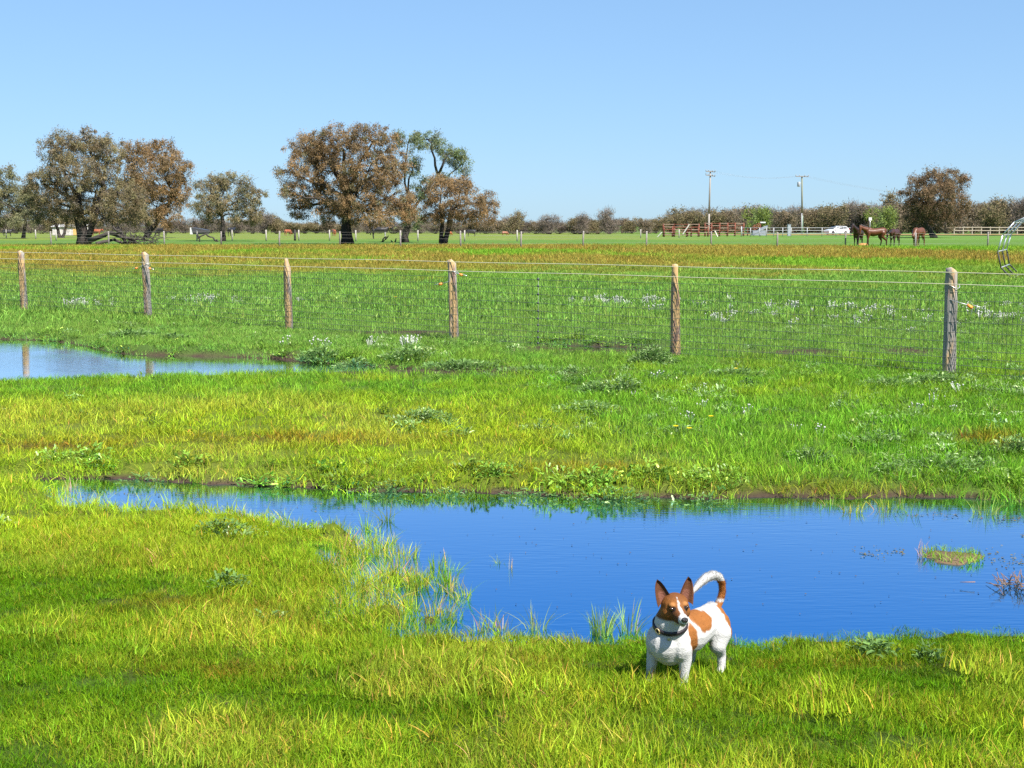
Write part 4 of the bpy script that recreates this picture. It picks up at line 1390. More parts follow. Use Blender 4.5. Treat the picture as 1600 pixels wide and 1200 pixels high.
# ------------------------------------------------------------------ sheds at the far left
d_ = 235.
p = at(106, 366, d_); p.z = 0
root = thing('farm_shed', 'low pale shed with one orange door behind the forked tree at left', 'shed', p)
hw = 24 * d_ / F
mb = MB((.58, .52, .48)); mb.box((0, 1.4, .75), (2 * hw, 2.8, 1.5)); mb.build('wall', M_PAINT, root, False)
for k in range(13):
    mb = MB((.62, .55, .50) if k % 2 else (.50, .45, .43)); mb.box((-hw + (k + .5) * 2 * hw / 13, -.02, .74), (2 * hw / 13 - .03, .05, 1.44)); mb.build('panel', M_PAINT, root, False)
mb = MB((.62, .38, .13)); mb.box((hw * .50, -.07, .72), (.8, .05, 1.36)); mb.build('door', M_PAINT, root, False)
mb = MB((.45, .43, .41)); mb.add([(-hw - .2, -.3, 1.5), (hw + .2, -.3, 1.5), (hw + .2, 3.1, 1.95), (-hw - .2, 3.1, 1.95), (-hw - .2, -.3, 1.58), (hw + .2, -.3, 1.58), (hw + .2, 3.1, 2.03), (-hw - .2, 3.1, 2.03)],
    [(3, 2, 1, 0), (4, 5, 6, 7), (0, 1, 5, 4), (1, 2, 6, 5), (2, 3, 7, 6), (3, 0, 4, 7)]); mb.build('roof', M_PAINT, root, False)
d_ = 262.
p = at(311, 363, d_); p.z = 0
root = thing('gabled_shed', 'small shed with white gable end and dark sloping roof left of small tree', 'shed', p)
S = d_ / F
mb = MB((.55, .55, .55)); a, b_ = -14 * S, -9.5 * S
mb.add([(a, 0, 0), (b_, 0, 0), (-11.5 * S, 0, 10.5 * S), (a, 0, 10.5 * S), (a, 3, 0), (b_, 3, 0), (-11.5 * S, 3, 10.5 * S), (a, 3, 10.5 * S)],
       [(0, 1, 2, 3), (7, 6, 5, 4), (0, 4, 5, 1), (1, 5, 6, 2), (2, 6, 7, 3), (3, 7, 4, 0)]); mb.build('gable_wall', M_PAINT, root, False)
mb = MB((.055, .053, .058)); mb.add([(-11.5 * S, -.1, 10.6 * S), (0, -.1, 9 * S), (12 * S, -.1, 6.5 * S), (12 * S, -.1, 3 * S), (b_, -.1, 2.4 * S), (-11.5 * S, 3, 10.6 * S), (0, 3, 9 * S), (12 * S, 3, 6.5 * S), (12 * S, 3, 3 * S), (b_, 3, 2.4 * S)],
       [(0, 1, 2, 3, 4)[::-1], (5, 6, 7, 8, 9), (0, 5, 6, 1), (1, 6, 7, 2), (2, 7, 8, 3), (3, 8, 9, 4), (4, 9, 5, 0)]); mb.build('roof', M_PAINT, root, False)
mb = MB((.13, .12, .115)); mb.box((1 * S, 1.4, 1.4 * S), (20 * S, 2.6, 2.8 * S)); mb.build('wall', M_PAINT, root, False)

# ------------------------------------------------------------------ hay feeder
b = P(1614, 437); Yh = 41.0
hf = thing('hay_feeder', 'galvanised tube hay feeder of many sided hoops at the right edge', 'hay feeder', (at(1619, 437, Yh).x, Yh, 0))
mpx = Yh / F
cz = CAMH - (393 - 353) * mpx
rad_ = 58 * mpx
axis = Vector((.42, .91, 0)).normalized(); side = Vector((.91, -.42, 0)).normalized()
nh = 14
hv = [(rad_ * math.cos(2 * math.pi * (k + .0) / nh + math.pi), rad_ * math.sin(2 * math.pi * (k + .0) / nh + math.pi)) for k in range(nh)]
for hidx in range(3):
    o_ = axis * (2.0 * hidx)
    pts = [o_ + side * u + Vector((0, 0, max(cz + v, .03))) for (u, v) in hv]
    low = [k for k in range(nh) if hv[k][1] < -rad_ * .40]
    for k in range(nh):
        k2 = (k + 1) % nh
        a_, b_ = pts[k], pts[k2]
        dark = k in low or k2 in low
        mb = MB((.05, .05, .05) if dark else (.62, .62, .63)); mb.tube([a_, b_], .024, 8)
        if not dark: mb.ellipsoid(a_, (.027, .027, .027), n=8, m=6)
        mb.build('hoop_bar', M_GALV if not dark else M_RUST, hf)
for k in range(nh):
    if hv[k][1] > -rad_ * .5:
        a_ = side * hv[k][0] + Vector((0, 0, cz + hv[k][1]))
        mb = MB((.50, .50, .51)); mb.tube([a_, a_ + axis * 4.0], .019, 7); mb.build('long_bar', M_GALV, hf)
for s in (-1, 1):
    a_ = side * (s * rad_ * .55) + Vector((0, 0, .05)); mb = MB((.30, .29, .28)); mb.tube([a_, a_ + axis * 4.0], .03, 7); mb.build('skid', M_GALV, hf)

# ------------------------------------------------------------------ animals


def remeshed(mb, name, voxel, iters, factor=.5):
    """fuse overlapping limbs into one continuous smooth surface"""
    me = bpy.data.meshes.new(name)
    me.from_pydata(mb.v, [], mb.f)
    o = bpy.data.objects.new(name, me)
    COL.objects.link(o)
    r_ = o.modifiers.new('r', 'REMESH'); r_.mode = 'VOXEL'; r_.voxel_size = voxel; r_.use_smooth_shade = True
    s_ = o.modifiers.new('s', 'SMOOTH'); s_.iterations = iters; s_.factor = factor
    dg = bpy.context.evaluated_depsgraph_get()
    ev = o.evaluated_get(dg)
    res = bpy.data.meshes.new_from_object(ev)
    bpy.data.objects.remove(o)
    bpy.data.meshes.remove(me)
    V = np.zeros(len(res.vertices) * 3, np.float32)
    res.vertices.foreach_get('co', V)
    return res, V.reshape(-1, 3).astype(float)


def paint(me, cols):
    a = me.attributes.get('Col') or me.attributes.new('Col', 'FLOAT_COLOR', 'POINT')
    arr = np.ones((len(me.vertices), 4), np.float32)
    arr[:, :3] = cols
    a.data.foreach_set('color', arr.ravel())
    me.polygons.foreach_set('use_smooth', np.ones(len(me.polygons), bool))


def rot_about(p, piv, yaw, pitch):
    v = Vector(p) - Vector(piv)
    v = Euler((0, pitch, 0)).to_matrix() @ v
    v = Euler((0, 0, yaw)).to_matrix() @ v
    return Vector(piv) + v


def horse(label, loc, fwd, col, dark, neck_pitch, neck_yaw, head_yaw, scale=1.0, blaze=False, name='horse', stagger=.12, legdark=.75):
    rz = math.atan2(fwd[1], fwd[0])
    root = thing(name, label, 'horse', loc, rz, 'horses standing in the far paddock')
    root.scale = (scale * 1.12,) * 3
    col = [q * .42 for q in col]
    mb = MB()
    mb.chain([((.50, 0, 1.10), .25), ((.1, 0, 1.06), .285), ((-.3, 0, 1.13), .26), ((-.58, 0, 1.15), .265)])
    mb.ellipsoid((.35, 0, 1.28), (.22, .12, .13)); mb.ellipsoid((-.62, 0, 1.2), (.24, .24, .2))
    piv = (.55, 0, 1.22)
    T = lambda p: rot_about(p, piv, neck_yaw, neck_pitch)
    n1, n2, poll = T((.60, 0, 1.26)), T((.83, 0, 1.48)), T((1.0, 0, 1.68))
    mb.chain([(n1, .21), (n2, .15), (poll, .105)])
    hd = lambda p: rot_about(T((1.0 + p[0], p[1], 1.68 + p[2])), poll, head_yaw, 0)
    hp = -.0
    mb.chain([(hd((.02, 0, -.02)), .10), (hd((.10, 0, -.16)), .105), (hd((.20, 0, -.34)), .07), (hd((.26, 0, -.46)), .068)])
    for s in (-1, 1):
        mb.chain([(hd((-.02, .06 * s, .06)), .03), (hd((-.01, .07 * s, .17)), .008)], 8)
        st = stagger * s
        mb.chain([((.48, .13 * s, 1.0), .14), ((.48 + st * .3, .15 * s, .78), .09), ((.49 + st * .7, .15 * s, .46), .052), ((.49 + st, .15 * s, .13), .036), ((.52 + st, .15 * s, .04), .055)], 10)
        mb.chain([((-.55, .13 * s, 1.02), .2), ((-.46 - st * .3, .16 * s, .78), .12), ((-.70 - st, .15 * s, .50), .058), ((-.66 - st * 1.3, .15 * s, .13), .038), ((-.62 - st * 1.3, .15 * s, .04), .055)], 10)
    me, V = remeshed(mb, 'body', .026, 3)
    c = np.tile(np.array(col, float), (len(V), 1))
    leg = smooth(.72, .45, V[:, 2])[:, None] * legdark * (np.hypot(V[:, 0] - hd((.2, 0, -.3))[0], V[:, 1] - hd((.2, 0, -.3))[1]) > .4)[:, None]
    c = c * (1 - leg) + np.array(dark) * leg
    c *= (.85 + .3 * fbm(V[:, 0] * 4, V[:, 2] * 4, 3, 3))[:, None]
    muz = np.linalg.norm(V - np.array(hd((.26, 0, -.46))), axis=1)
    mk = smooth(.16, .08, muz)[:, None] * .7
    c = c * (1 - mk) + np.array(dark) * mk
    if blaze:
        bz = np.linalg.norm(V - np.array(hd((.20, 0, -.22))), axis=1)
        k_ = smooth(.11, .06, bz)[:, None]
        c = c * (1 - k_) + np.array([.7, .66, .62]) * k_
    paint(me, c)
    me.materials.append(M_HIDE)
    link('body', me, root)
    tl = MB(dark); tl.chain([((-.84, 0, 1.22), .05), ((-.93, 0, 1.0), .07), ((-.93, 0, .75), .065), ((-.90, 0, .5), .02)], 8); tl.build('tail', M_HIDE, root)
    mn = MB(dark)
    for k in range(9):
        t_ = k / 8
        q = Vector(n1).lerp(poll, t_) + Vector((-.08 + .03 * t_, 0, .14 - .04 * t_))
        mn.ellipsoid(q, (.07, .05, .09), n=8, m=6)
    mn.build('mane', M_HIDE, root)
    return root


HB = P(1366, 387.5)
horse('bay horse in side view turning its head towards the camera', (P(1366, 387).x, P(1366, 387).y, 0), (-1, -.12), (.22, .070, .024), (.025, .014, .012), .42, .25, .95)
horse('dark brown horse facing the camera behind the bay horse head', (P(1340, 386).x, P(1340, 386).y, 0), (-.45, -.9), (.060, .028, .018), (.018, .013, .012), .22, -.35, -.35, .98)
horse('dark bay horse with lowered head and small white muzzle mark, second from right', (P(1397, 386.5).x, P(1397, 386.5).y, 0), (-.52, -.85), (.11, .038, .020), (.022, .014, .013), 1.0, .1, .0, .93, True)
horse('chestnut horse grazing head down, rightmost of the horses', (P(1434, 386).x, P(1434, 386).y, 0), (-.62, -.78), (.25, .085, .035), (.13, .045, .025), 1.55, .05, .0, 1.0, False, legdark=.5)
b = P(1348, 386)
mb = MB((.42, .20, .07)); mb.ellipsoid((0, 0, .12), (.42, .3, .2)); mb.ellipsoid((.25, .05, .16), (.22, .2, .16)); mb.ellipsoid((-.2, -.1, .14), (.25, .2, .15))
o = mb.build('soil_mound', M_DEADWOOD); o.location = (b.x, b.y, 0); tag(o, 'low orange brown soil mound by the bay horse front feet', 'mound')


def cow(label, loc, rz, col, graze, patch=None, scale=1.0):
    root = thing('cow', label, 'cow', loc, rz, 'cattle scattered beyond the paddock trees')
    root.scale = (scale,) * 3
    mb = MB()
    mb.chain([((.55, 0, .95), .30), ((.1, 0, .92), .36), ((-.35, 0, .95), .34), ((-.68, 0, 1.0), .28)], 10)
    z = -.65 if graze else .08
    mb.chain([((.62, 0, 1.05), .22), ((.95, 0, 1.12 + z * .5), .16), ((1.08, 0, 1.12 + z), .14), ((1.25, 0, .92 + z * .95), .09)], 10)
    for s in (-1, 1):
        mb.chain([((.5, .18 * s, .8), .14), ((.52, .18 * s, .4), .07), ((.52, .18 * s, .04), .06)], 8)
        mb.chain([((-.65, .18 * s, .85), .18), ((-.72, .18 * s, .42), .075), ((-.68, .18 * s, .04), .06)], 8)
        mb.ellipsoid((1.02, .2 * s, 1.16 + z), (.05, .12, .05), n=8, m=6)
    me, V = remeshed(mb, 'body', .05, 2)
    c = np.tile(np.array(col, float), (len(V), 1))
    if patch is not None:
        k_ = (fbm(V[:, 0] * 2.2 + 3, V[:, 2] * 2.2, 4, 2) > .56)[:, None] & (V[:, 2] < .72)[:, None]
        c = np.where(k_, np.array(patch), c)
    paint(me, c); me.materials.append(M_HIDE)
    link('body', me, root)
    t_ = MB(col); t_.chain([((-.93, 0, 1.1), .035), ((-1.0, 0, .8), .03), ((-.98, 0, .45), .05)], 8); t_.build('tail', M_HIDE, root)
    return root


BLK = (.018, .016, .018); RED = (.26, .075, .032)
for (a, b_, d_, rz, col, gr, pt, sc_, lab) in [
        (12, 366, 215, .2, BLK, False, None, .85, 'black cow farthest left, beyond the olive tree at the edge'),
        (151, 365, 225, .1, RED, False, None, .9, 'red cow seen between the flared trunk and the fallen limbs'),
        (253, 366.5, 215, 2.9, BLK, True, None, 1.0, 'black cow with lowered head below the rust brown tree'),
        (362, 367.5, 210, 1.3, BLK, False, None, 1.1, 'black cow seen end on just right of the small round tree'),
        (450, 367.5, 220, 1.0, RED, True, None, .85, 'red cow seen end on left of the lone black post'),
        (522, 367, 220, 1.9, RED, False, None, .85, 'red cow immediately left of the largest tree trunk'),
        (594, 368, 165, 0.05, BLK, False, (.35, .34, .33), 1.25, 'big black and white cow standing between the two thick trunks'),
        (702, 367, 225, .8, (.34, .10, .035), True, None, .6, 'small red calf just right of the twin trunked tree'),
        (736, 367.5, 215, 3.1, BLK, True, None, .9, 'black cow lying low right of the twin trunked tree'),
        (789, 366, 230, .4, (.28, .10, .05), True, None, .6, 'small red brown calf at the edge of the open middle')]:
    p = at(a, b_, d_); cow(lab, (p.x, d_, gz(p.x, d_)), rz, col, gr, pt, sc_)

# ------------------------------------------------------------------ car
d_ = 238.
p = at(1307, 366, d_)
car = thing('parked_car', 'white station wagon parked on the road behind the pipe fence', 'car', (p.x, d_, 0), R(180 + 22))
BW = .88
prof_ = [(2.25, .28), (2.32, .55), (2.22, .78), (1.25, .95), (.55, 1.42), (-.2, 1.52), (-1.6, 1.48), (-2.15, 1.05), (-2.25, .75), (-2.22, .30)]
mb = MB((.55, .56, .58))
rows = []
for wy, ins in ((-BW, .0), (-BW * .55, .0), (BW * .55, .0), (BW, .0)):
    rows.append([(x_, wy * (1 if z_ < 1.0 else .84), z_ + (.03 if abs(wy) < .6 and z_ > .7 else 0)) for (x_, z_) in prof_])
vs_ = [v for r_ in rows for v in r_]
npf = len(prof_)
fs = [tuple(range(npf)), tuple(3 * npf + k for k in range(npf - 1, -1, -1))]
for r_ in range(3):
    for k in range(npf):
        k2 = (k + 1) % npf
        fs.append((r_ * npf + k, (r_ + 1) * npf + k, (r_ + 1) * npf + k2, r_ * npf + k2))
mb.add(vs_, fs); mb.build('body', M_CARPAINT, car, False)
GL = (.02, .025, .03)
for s in (-1, 1):
    yy = s * (BW * .92 + .012)
    for poly_ in ([(1.0, 1.02), (.5, 1.38), (.0, 1.43), (.0, 1.02)], [(-.08, 1.02), (-.08, 1.44), (-.95, 1.43), (-.95, 1.02)], [(-1.03, 1.02), (-1.03, 1.42), (-1.55, 1.38), (-1.85, 1.08)]):
        mb = MB(GL); q = [(x_, yy - s * .10 * max(0, (z_ - 1.0)) * 1.2, z_) for x_, z_ in poly_]
        q2 = [(x_, y2 - s * .04, z_) for x_, y2, z_ in q]
        k = len(q); mb.add(q + q2, [tuple(range(k)), tuple(range(2 * k - 1, k - 1, -1))] + [(i, (i + 1) % k, k + (i + 1) % k, k + i) for i in range(k)]); mb.build('window', M_GLOSS, car, False)
    mb = MB((.75, .76, .78)); mb.box((.75, s * (BW + .1), 1.0), (.14, .2, .13)); mb.build('wing_mirror', M_CARPAINT, car, False)
    mb = MB((.45, .03, .03)); mb.box((-2.16, s * .74, .92), (.14, .22, .28)); mb.build('tail_light', M_GLOSS, car, False)
    mb = MB((.7, .72, .74)); mb.box((2.26, s * .66, .70), (.12, .32, .14)); mb.build('headlight', M_GLOSS, car, False)
    for x_ in (1.38, -1.38):
        w_ = link('wheel', None, car); w_.location = (x_, s * (BW - .05), .32); w_.rotation_euler = (math.pi / 2, 0, 0)
        mb = MB((.02, .02, .02)); mb.lathe([(.20, -.1), (.30, -.11), (.33, -.06), (.33, .06), (.30, .11), (.20, .1)], 18); mb.build('tyre', M_PLASTIC, w_)
        mb = MB((.45, .45, .46)); mb.lathe([(.205, -.09), (.21, .0), (.205, .09)], 14); mb.build('rim', M_GALV, w_)
mb = MB(GL); mb.add([(-1.64, -.66, 1.43), (-1.64, .66, 1.43), (-2.12, .72, 1.09), (-2.12, -.72, 1.09), (-1.60, -.66, 1.40), (-1.60, .66, 1.40), (-2.08, .72, 1.06), (-2.08, -.72, 1.06)],
    [(0, 1, 2, 3), (7, 6, 5, 4), (0, 4, 5, 1), (1, 5, 6, 2), (2, 6, 7, 3), (3, 7, 4, 0)]); o = mb.build('rear_window', M_GLOSS, car, False); o.location = (-.03, 0, .05)
mb = MB(GL); mb.add([(1.22, -.68, .99), (1.22, .68, .99), (.58, .64, 1.42), (.58, -.64, 1.42), (1.18, -.68, .95), (1.18, .68, .95), (.54, .64, 1.38), (.54, -.64, 1.38)],
    [(0, 1, 2, 3), (7, 6, 5, 4), (0, 4, 5, 1), (1, 5, 6, 2), (2, 6, 7, 3), (3, 7, 4, 0)]); o = mb.build('windscreen', M_GLOSS, car, False); o.location = (.04, 0, .05)
mb = MB((.10, .10, .11)); mb.box((-2.27, 0, .42), (.10, 1.6, .18)); mb.build('bumper', M_PLASTIC, car, False)
# sandy road behind the pipe fence
me = bpy.data.meshes.new('farm_road')
zr = max(gz(q, 236) for q in range(30, 160, 4)) + .05
me.from_pydata([(34, 226, zr), (260, 226, zr), (260, 243, zr), (34, 243, zr)], [], [(0, 1, 2, 3)])
me.attributes.new('Col', 'FLOAT_COLOR', 'POINT').data.foreach_set('color', [.30, .18, .07, 1] * 4)
me.materials.append(M_DEADWOOD)
tag(link('farm_road', me), 'orange sandy farm road in front of the tree line', None, None, 'structure')
car.location.z = zr

# ------------------------------------------------------------------ the dog
DOGP = P(1072, 1059)
dz0 = gz(DOGP.x, DOGP.y)
dog = thing('dog', 'small white and tan terrier with pricked ears and black collar standing in grass', 'dog', (DOGP.x, DOGP.y, dz0 - .004), R(-132))
DS = 1.0
dog.scale = (DS,) * 3
dog.rotation_euler = (0, R(-3), R(-132))
HPIV = Vector((.160, .042, .318))
HROT = Euler((R(4), R(4), R(54))).to_matrix()
H = lambda x_, y_, z_: HPIV + HROT @ Vector((x_, y_, z_))
mb = MB()
mb.ellipsoid((.105, 0, .168), (.105, .070, .092)); mb.ellipsoid((.160, 0, .168), (.055, .058, .064))
mb.chain([((.10, 0, .186), .074), ((.0, 0, .180), .078), ((-.09, 0, .194), .066), ((-.145, 0, .200), .062)], 16)
mb.ellipsoid((.06, 0, .232), (.07, .045, .035)); mb.ellipsoid((-.155, 0, .205), (.055, .062, .062))
mb.chain([((.13, .002, .205), .064), ((.148, .018, .250), .060), ((.152, .032, .288), .053)], 16)
for s in (-1, 1):
    fx = .03 if s < 0 else -.012
    mb.ellipsoid((.125 + fx * .4, .052 * s, .165), (.045, .034, .060))
    mb.chain([((.118 + fx * .5, .055 * s, .150), .036), ((.112 + fx * .8, .060 * s, .112), .026), ((.118 + fx, .060 * s, .058), .0185), ((.118 + fx, .060 * s, .022), .0165), ((.134 + fx, .060 * s, .012), .0165)], 12)
    hx = .015 if s > 0 else .045
    mb.ellipsoid((-.148, .046 * s, .175), (.056, .036, .066))
    mb.chain([((-.142, .050 * s, .165), .048), ((-.130 + hx * .6, .056 * s, .118), .033), ((-.166 + hx, .056 * s, .078), .0185), ((-.162 + hx, .062 * s, .030), .0160), ((-.150 + hx, .064 * s, .010), .0170)], 12)
# head
mb.ellipsoid(H(0, 0, .002), (.054, .053, .047), HROT)
for s in (-1, 1):
    mb.ellipsoid(H(.006, .030 * s, -.018), (.036, .026, .030), HROT)
    mb.ellipsoid(H(.036, .022 * s, .016), (.017, .016, .013), HROT)
mb.chain([(H(.034, 0, -.010), .034), (H(.066, 0, -.019), .0245), (H(.094, 0, -.022), .0190)], 14)
mb.chain([(H(.025, 0, -.034), .024), (H(.065, 0, -.037), .016), (H(.088, 0, -.038), .0115)], 12)
# tail
TAIL = [((-.186, 0, .240), .021), ((-.212, 0, .266), .0180), ((-.226, 0, .300), .0165), ((-.220, 0, .336), .0170), ((-.194, 0, .364), .0185), ((-.150, .002, .378), .020), ((-.100, .004, .376), .020),
        ((-.050, .006, .360), .016), ((-.010, .008, .340), .010), ((.015, .008, .322), .005)]
TAIL = [(p_, r_ * .84) for p_, r_ in TAIL]
mb.chain(TAIL, 12)
me, V = remeshed(mb, 'body', .0042, 4)
# coat colours: tan patches on white
WHT = np.array([.43, .42, .405]); TAN = np.array([.225, .082, .018]); DTAN = np.array([.13, .045, .013]); DKM = np.array([.060, .026, .014])
VH = (np.array(HROT.transposed()) @ (V - np.array(HPIV)).T).T
wob = .010 * (fbm(V[:, 0] * 75, V[:, 2] * 75 + V[:, 1] * 50, 5, 3) - .5) * 2


def inside(dv, soft=.004):
    return smooth(soft, -soft, dv + wob)


def ell(c, r_, rotz=0):
    x_, z_ = V[:, 0] - c[0], V[:, 2] - c[1]
    ca, sa = math.cos(rotz), math.sin(rotz)
    u, w = x_ * ca + z_ * sa, -x_ * sa + z_ * ca
    return (np.sqrt((u / r_[0]) ** 2 + (w / r_[1]) ** 2) - 1) * min(r_)


c = np.tile(WHT, (len(V), 1))
mix = lambda c, col, k: c * (1 - k[:, None]) + np.array(col) * k[:, None]
left = V[:, 1] > .0
tailm = (V[:, 2] > .262) & (V[:, 0] < .03) & (np.abs(V[:, 1]) < .05)
torso = (~tailm) & (V[:, 0] < .10)
c = mix(c, TAN, inside(ell((-.012, .238), (.058, .043), .25)) * torso)          # flank and back patch
c = mix(c, TAN, inside(ell((.072, .172), (.030, .072), -.15)) * (left & (V[:, 0] < .11)))   # band behind the shoulder
rear = V[:, 0] + .178 + .25 * (V[:, 2] - .20) * 0
c = mix(c, TAN, inside((V[:, 0] + .146 + .10 * np.clip(.2 - V[:, 2], 0, 1)) * .8) * smooth(.118, .132, V[:, 2]) * (~tailm))   # rump stripe
ring = tailm & (V[:, 2] < .350) & (V[:, 0] < -.165)
c = mix(c, TAN, (ring & (V[:, 0] < -.165)) * smooth(.272, .278, V[:, 2]) + 0.0)
c = mix(c, TAN, ((V[:, 2] < .266) & (V[:, 2] > .235) & (V[:, 0] < -.17)) * 1.0)
headm = (np.linalg.norm(VH * np.array([.8, 1, 1.0]), axis=1) < .098) & (VH[:, 2] > -.062) & (VH[:, 0] > -.075)
brown = smooth(-.052, -.044, VH[:, 2] + .10 * np.clip(VH[:, 0], -.1, .03) + .25 * np.abs(VH[:, 1]) * 0) * headm
dsh = fbm(VH[:, 0] * 30, VH[:, 1] * 30 + VH[:, 2] * 20, 9, 3)
tanh = TAN * .86 * (1 - .0) 
hc = np.tile(tanh, (len(V), 1))
dk = np.clip(smooth(.03, -.005, VH[:, 2]) * smooth(.03, .06, VH[:, 0]) * .75 + smooth(-.01, -.045, VH[:, 2]) * .6 + (dsh - .45) * .9 * smooth(-.01, .03, VH[:, 2]), 0, .9)
hc = mix(hc, DKM, dk * .75)
top = smooth(.028, .046, VH[:, 2])
hc = mix(hc, DTAN, top * .8)
c = c * (1 - brown[:, None]) + hc * brown[:, None]
bl = inside(np.abs(VH[:, 1] + .002) - (.0024 + .004 * smooth(.050, .075, VH[:, 0]) + .012 * smooth(.080, .095, VH[:, 0])), .0015) * smooth(.014, .022, VH[:, 0]) * (VH[:, 2] > -.06)
mz = inside(.087 - VH[:, 0] + .35 * np.abs(VH[:, 1] + .004), .002)
chin = smooth(-.040, -.048, VH[:, 2])
wmask = np.clip(np.maximum(bl, mz), 0, 1) * headm * (VH[:, 0] > -.012)
c = mix(c, WHT * 1.0, wmask)
c = mix(c, WHT, chin * headm)
mouth = inside(np.abs(VH[:, 2] + .0345 - .02 * np.abs(VH[:, 1])) - .0014, .0012) * smooth(.060, .070, VH[:, 0]) * headm
c = mix(c, (.03, .018, .015), mouth)
for s in (-1, 1):
    e_ = np.linalg.norm((VH - np.array([.049, .0275 * s, .006])) * np.array([1, .75, 1.15]), axis=1)
    c = mix(c, (.018, .012, .010), smooth(.0150, .0115, e_))
    e2 = np.linalg.norm((VH - np.array([.046, .0275 * s, .0235])) * np.array([1, .8, 1.5]), axis=1)
    c = mix(c, (.36, .16, .05), smooth(.014, .008, e2) * .6)
pinkb = smooth(.155, .125, V[:, 2]) * (np.abs(V[:, 1]) < .05) * (V[:, 0] < -.02) * (V[:, 0] > -.14) * (V[:, 2] > .10)
c = mix(c, (.30, .20, .17), pinkb * .35)
c *= (.90 + .2 * fbm(V[:, 0] * 90, V[:, 2] * 90 + V[:, 1] * 70, 6, 3))[:, None]
paint(me, c)
me.materials.append(M_FUR)
body = link('body', me, dog)
# short hair over the coat, long on the tail
me.calc_loop_triangles()
tri = np.zeros(len(me.loop_triangles) * 3, np.int32); me.loop_triangles.foreach_get('vertices', tri); tri = tri.reshape(-1, 3)
g = np.random.default_rng(4)
ar = np.linalg.norm(np.cross(V[tri[:, 1]] - V[tri[:, 0]], V[tri[:, 2]] - V[tri[:, 0]]), axis=1) / 2
nor = np.cross(V[tri[:, 1]] - V[tri[:, 0]], V[tri[:, 2]] - V[tri[:, 0]]); nor /= np.linalg.norm(nor, axis=1)[:, None] + 1e-12
cum = np.cumsum(ar) / ar.sum()
NH = 45000
ti = np.searchsorted(cum, g.random(NH))
bw = g.dirichlet((1, 1, 1), NH)
pos = (V[tri[ti]] * bw[:, :, None]).sum(1); nn = nor[ti]; hc_ = c[tri[ti][:, 0]]
kp = (((pos[:, 2] > .262) & (pos[:, 0] < .03)) | (g.random(NH) < .02))
pos, nn, hc_ = pos[kp], nn[kp], hc_[kp]; NH = len(pos)
tail_h = (pos[:, 2] > .262) & (pos[:, 0] < .03)
face_h = np.linalg.norm(pos - np.array(H(.04, 0, 0)), axis=1) < .095
flow = np.tile(np.array([-.75, 0, -.65]), (NH, 1))
tp = np.array([p_[0] for p_ in TAIL])
ki = np.argmin(((pos[:, None] - tp[None]) ** 2).sum(2), 1)
td = tp[np.minimum(ki + 1, len(tp) - 1)] - tp[np.maximum(ki - 1, 0)]; td /= np.linalg.norm(td, axis=1)[:, None]
flow[tail_h] = td[tail_h]
flow[face_h] = np.array(HROT @ Vector((-.9, 0, .2)))
flow -= nn * (flow * nn).sum(1)[:, None]
dr = flow * .9 + nn * np.where(tail_h, .45, .16)[:, None] + g.normal(0, .18, (NH, 3)); dr /= np.linalg.norm(dr, axis=1)[:, None]
ln = g.uniform(.004, .0085, NH) * np.where(face_h, .5, 1.0) * np.where(tail_h, 1.35, 1.0) * np.where(tail_h & (pos[:, 0] > -.17), 1.25, 1)
sd = np.cross(dr, nn); sd /= np.linalg.norm(sd, axis=1)[:, None] + 1e-9
HV = np.stack([pos - sd * .0006, pos + sd * .0006, pos + dr * ln[:, None]], 1).reshape(-1, 3)
hc_ = np.where(tail_h[:, None], hc_ * 1.3, hc_)  # tail hair colour brightened to offset its own self-shadowing
hm = np_mesh('hair', HV, np.arange(NH * 3).reshape(-1, 3), np.repeat(hc_ * g.uniform(.85, 1.12, NH)[:, None], 3, 0), M_HAIR)
tag(link('hair', hm, dog), None, None, None, 'stuff')
# ears: cupped shells
for s in (-1, 1):
    nu, nvv = 12, 11
    EV, EC = [], []
    for side_ in (0, 1):
        for i in range(nu + 1):
            u = i / nu
            half = .0325 * (1 - u) ** .62 * (1 + .35 * u) + .0006
            for j in range(nvv):
                v = -1 + 2 * j / (nvv - 1)
                hx_ = -.012 + .022 * (v * v) * (1 - .6 * u) - .012 * u - (.003 if side_ else 0)
                hy_ = s * (.036 + .030 * u + v * half * .92 - .006 * u * u)
                hz_ = .018 + .081 * u - .010 * (v * s * 0 + abs(v) * .4) * (1 - u)
                if v > 0: hz_ -= .012 * v * (1 - u)
                EV.append(H(hx_, hy_, hz_))
                EC.append((.16, .058, .022) if side_ else ((.150, .060, .038) if abs(v) < .55 and u < .5 else (.088, .034, .015)))
    st_ = (nu + 1) * nvv
    Fs = []
    for sd_ in (0, 1):
        for i in range(nu):
            for j in range(nvv - 1):
                a_ = sd_ * st_ + i * nvv + j
                q = (a_, a_ + 1, a_ + nvv + 1, a_ + nvv)
                Fs.append(q if sd_ else q[::-1])
    for i in range(nu):
        for j in (0, nvv - 1):
            a_ = i * nvv + j
            Fs.append((a_, a_ + nvv, st_ + a_ + nvv, st_ + a_))
    mb = MB(); mb.v = [tuple(q) for q in EV]; mb.f = Fs; mb.c = EC
    mb.build('ear', M_FUR, dog)
    mb = MB((.022, .011, .006)); mb.ellipsoid(H(.0455, .0275 * s, .0055), (.0088, .0088, .0084), HROT, n=14, m=10); ey = mb.build('eye', M_GLOSS, dog)
    mb = MB((.05, .022, .012)); mb.tube([H(.050, (.0275 + .0095 * math.cos(a)) * s if False else .0275 * s + .0100 * math.cos(a), .0060 + .0072 * math.sin(a)) for a in np.linspace(.15, math.pi - .15, 9)], .0019, 6); mb.build('eyelid', M_FUR, ey)
mb = MB((.016, .013, .014)); mb.ellipsoid(H(.109, 0, -.016), (.0105, .0130, .0098), HROT, n=16, m=10)
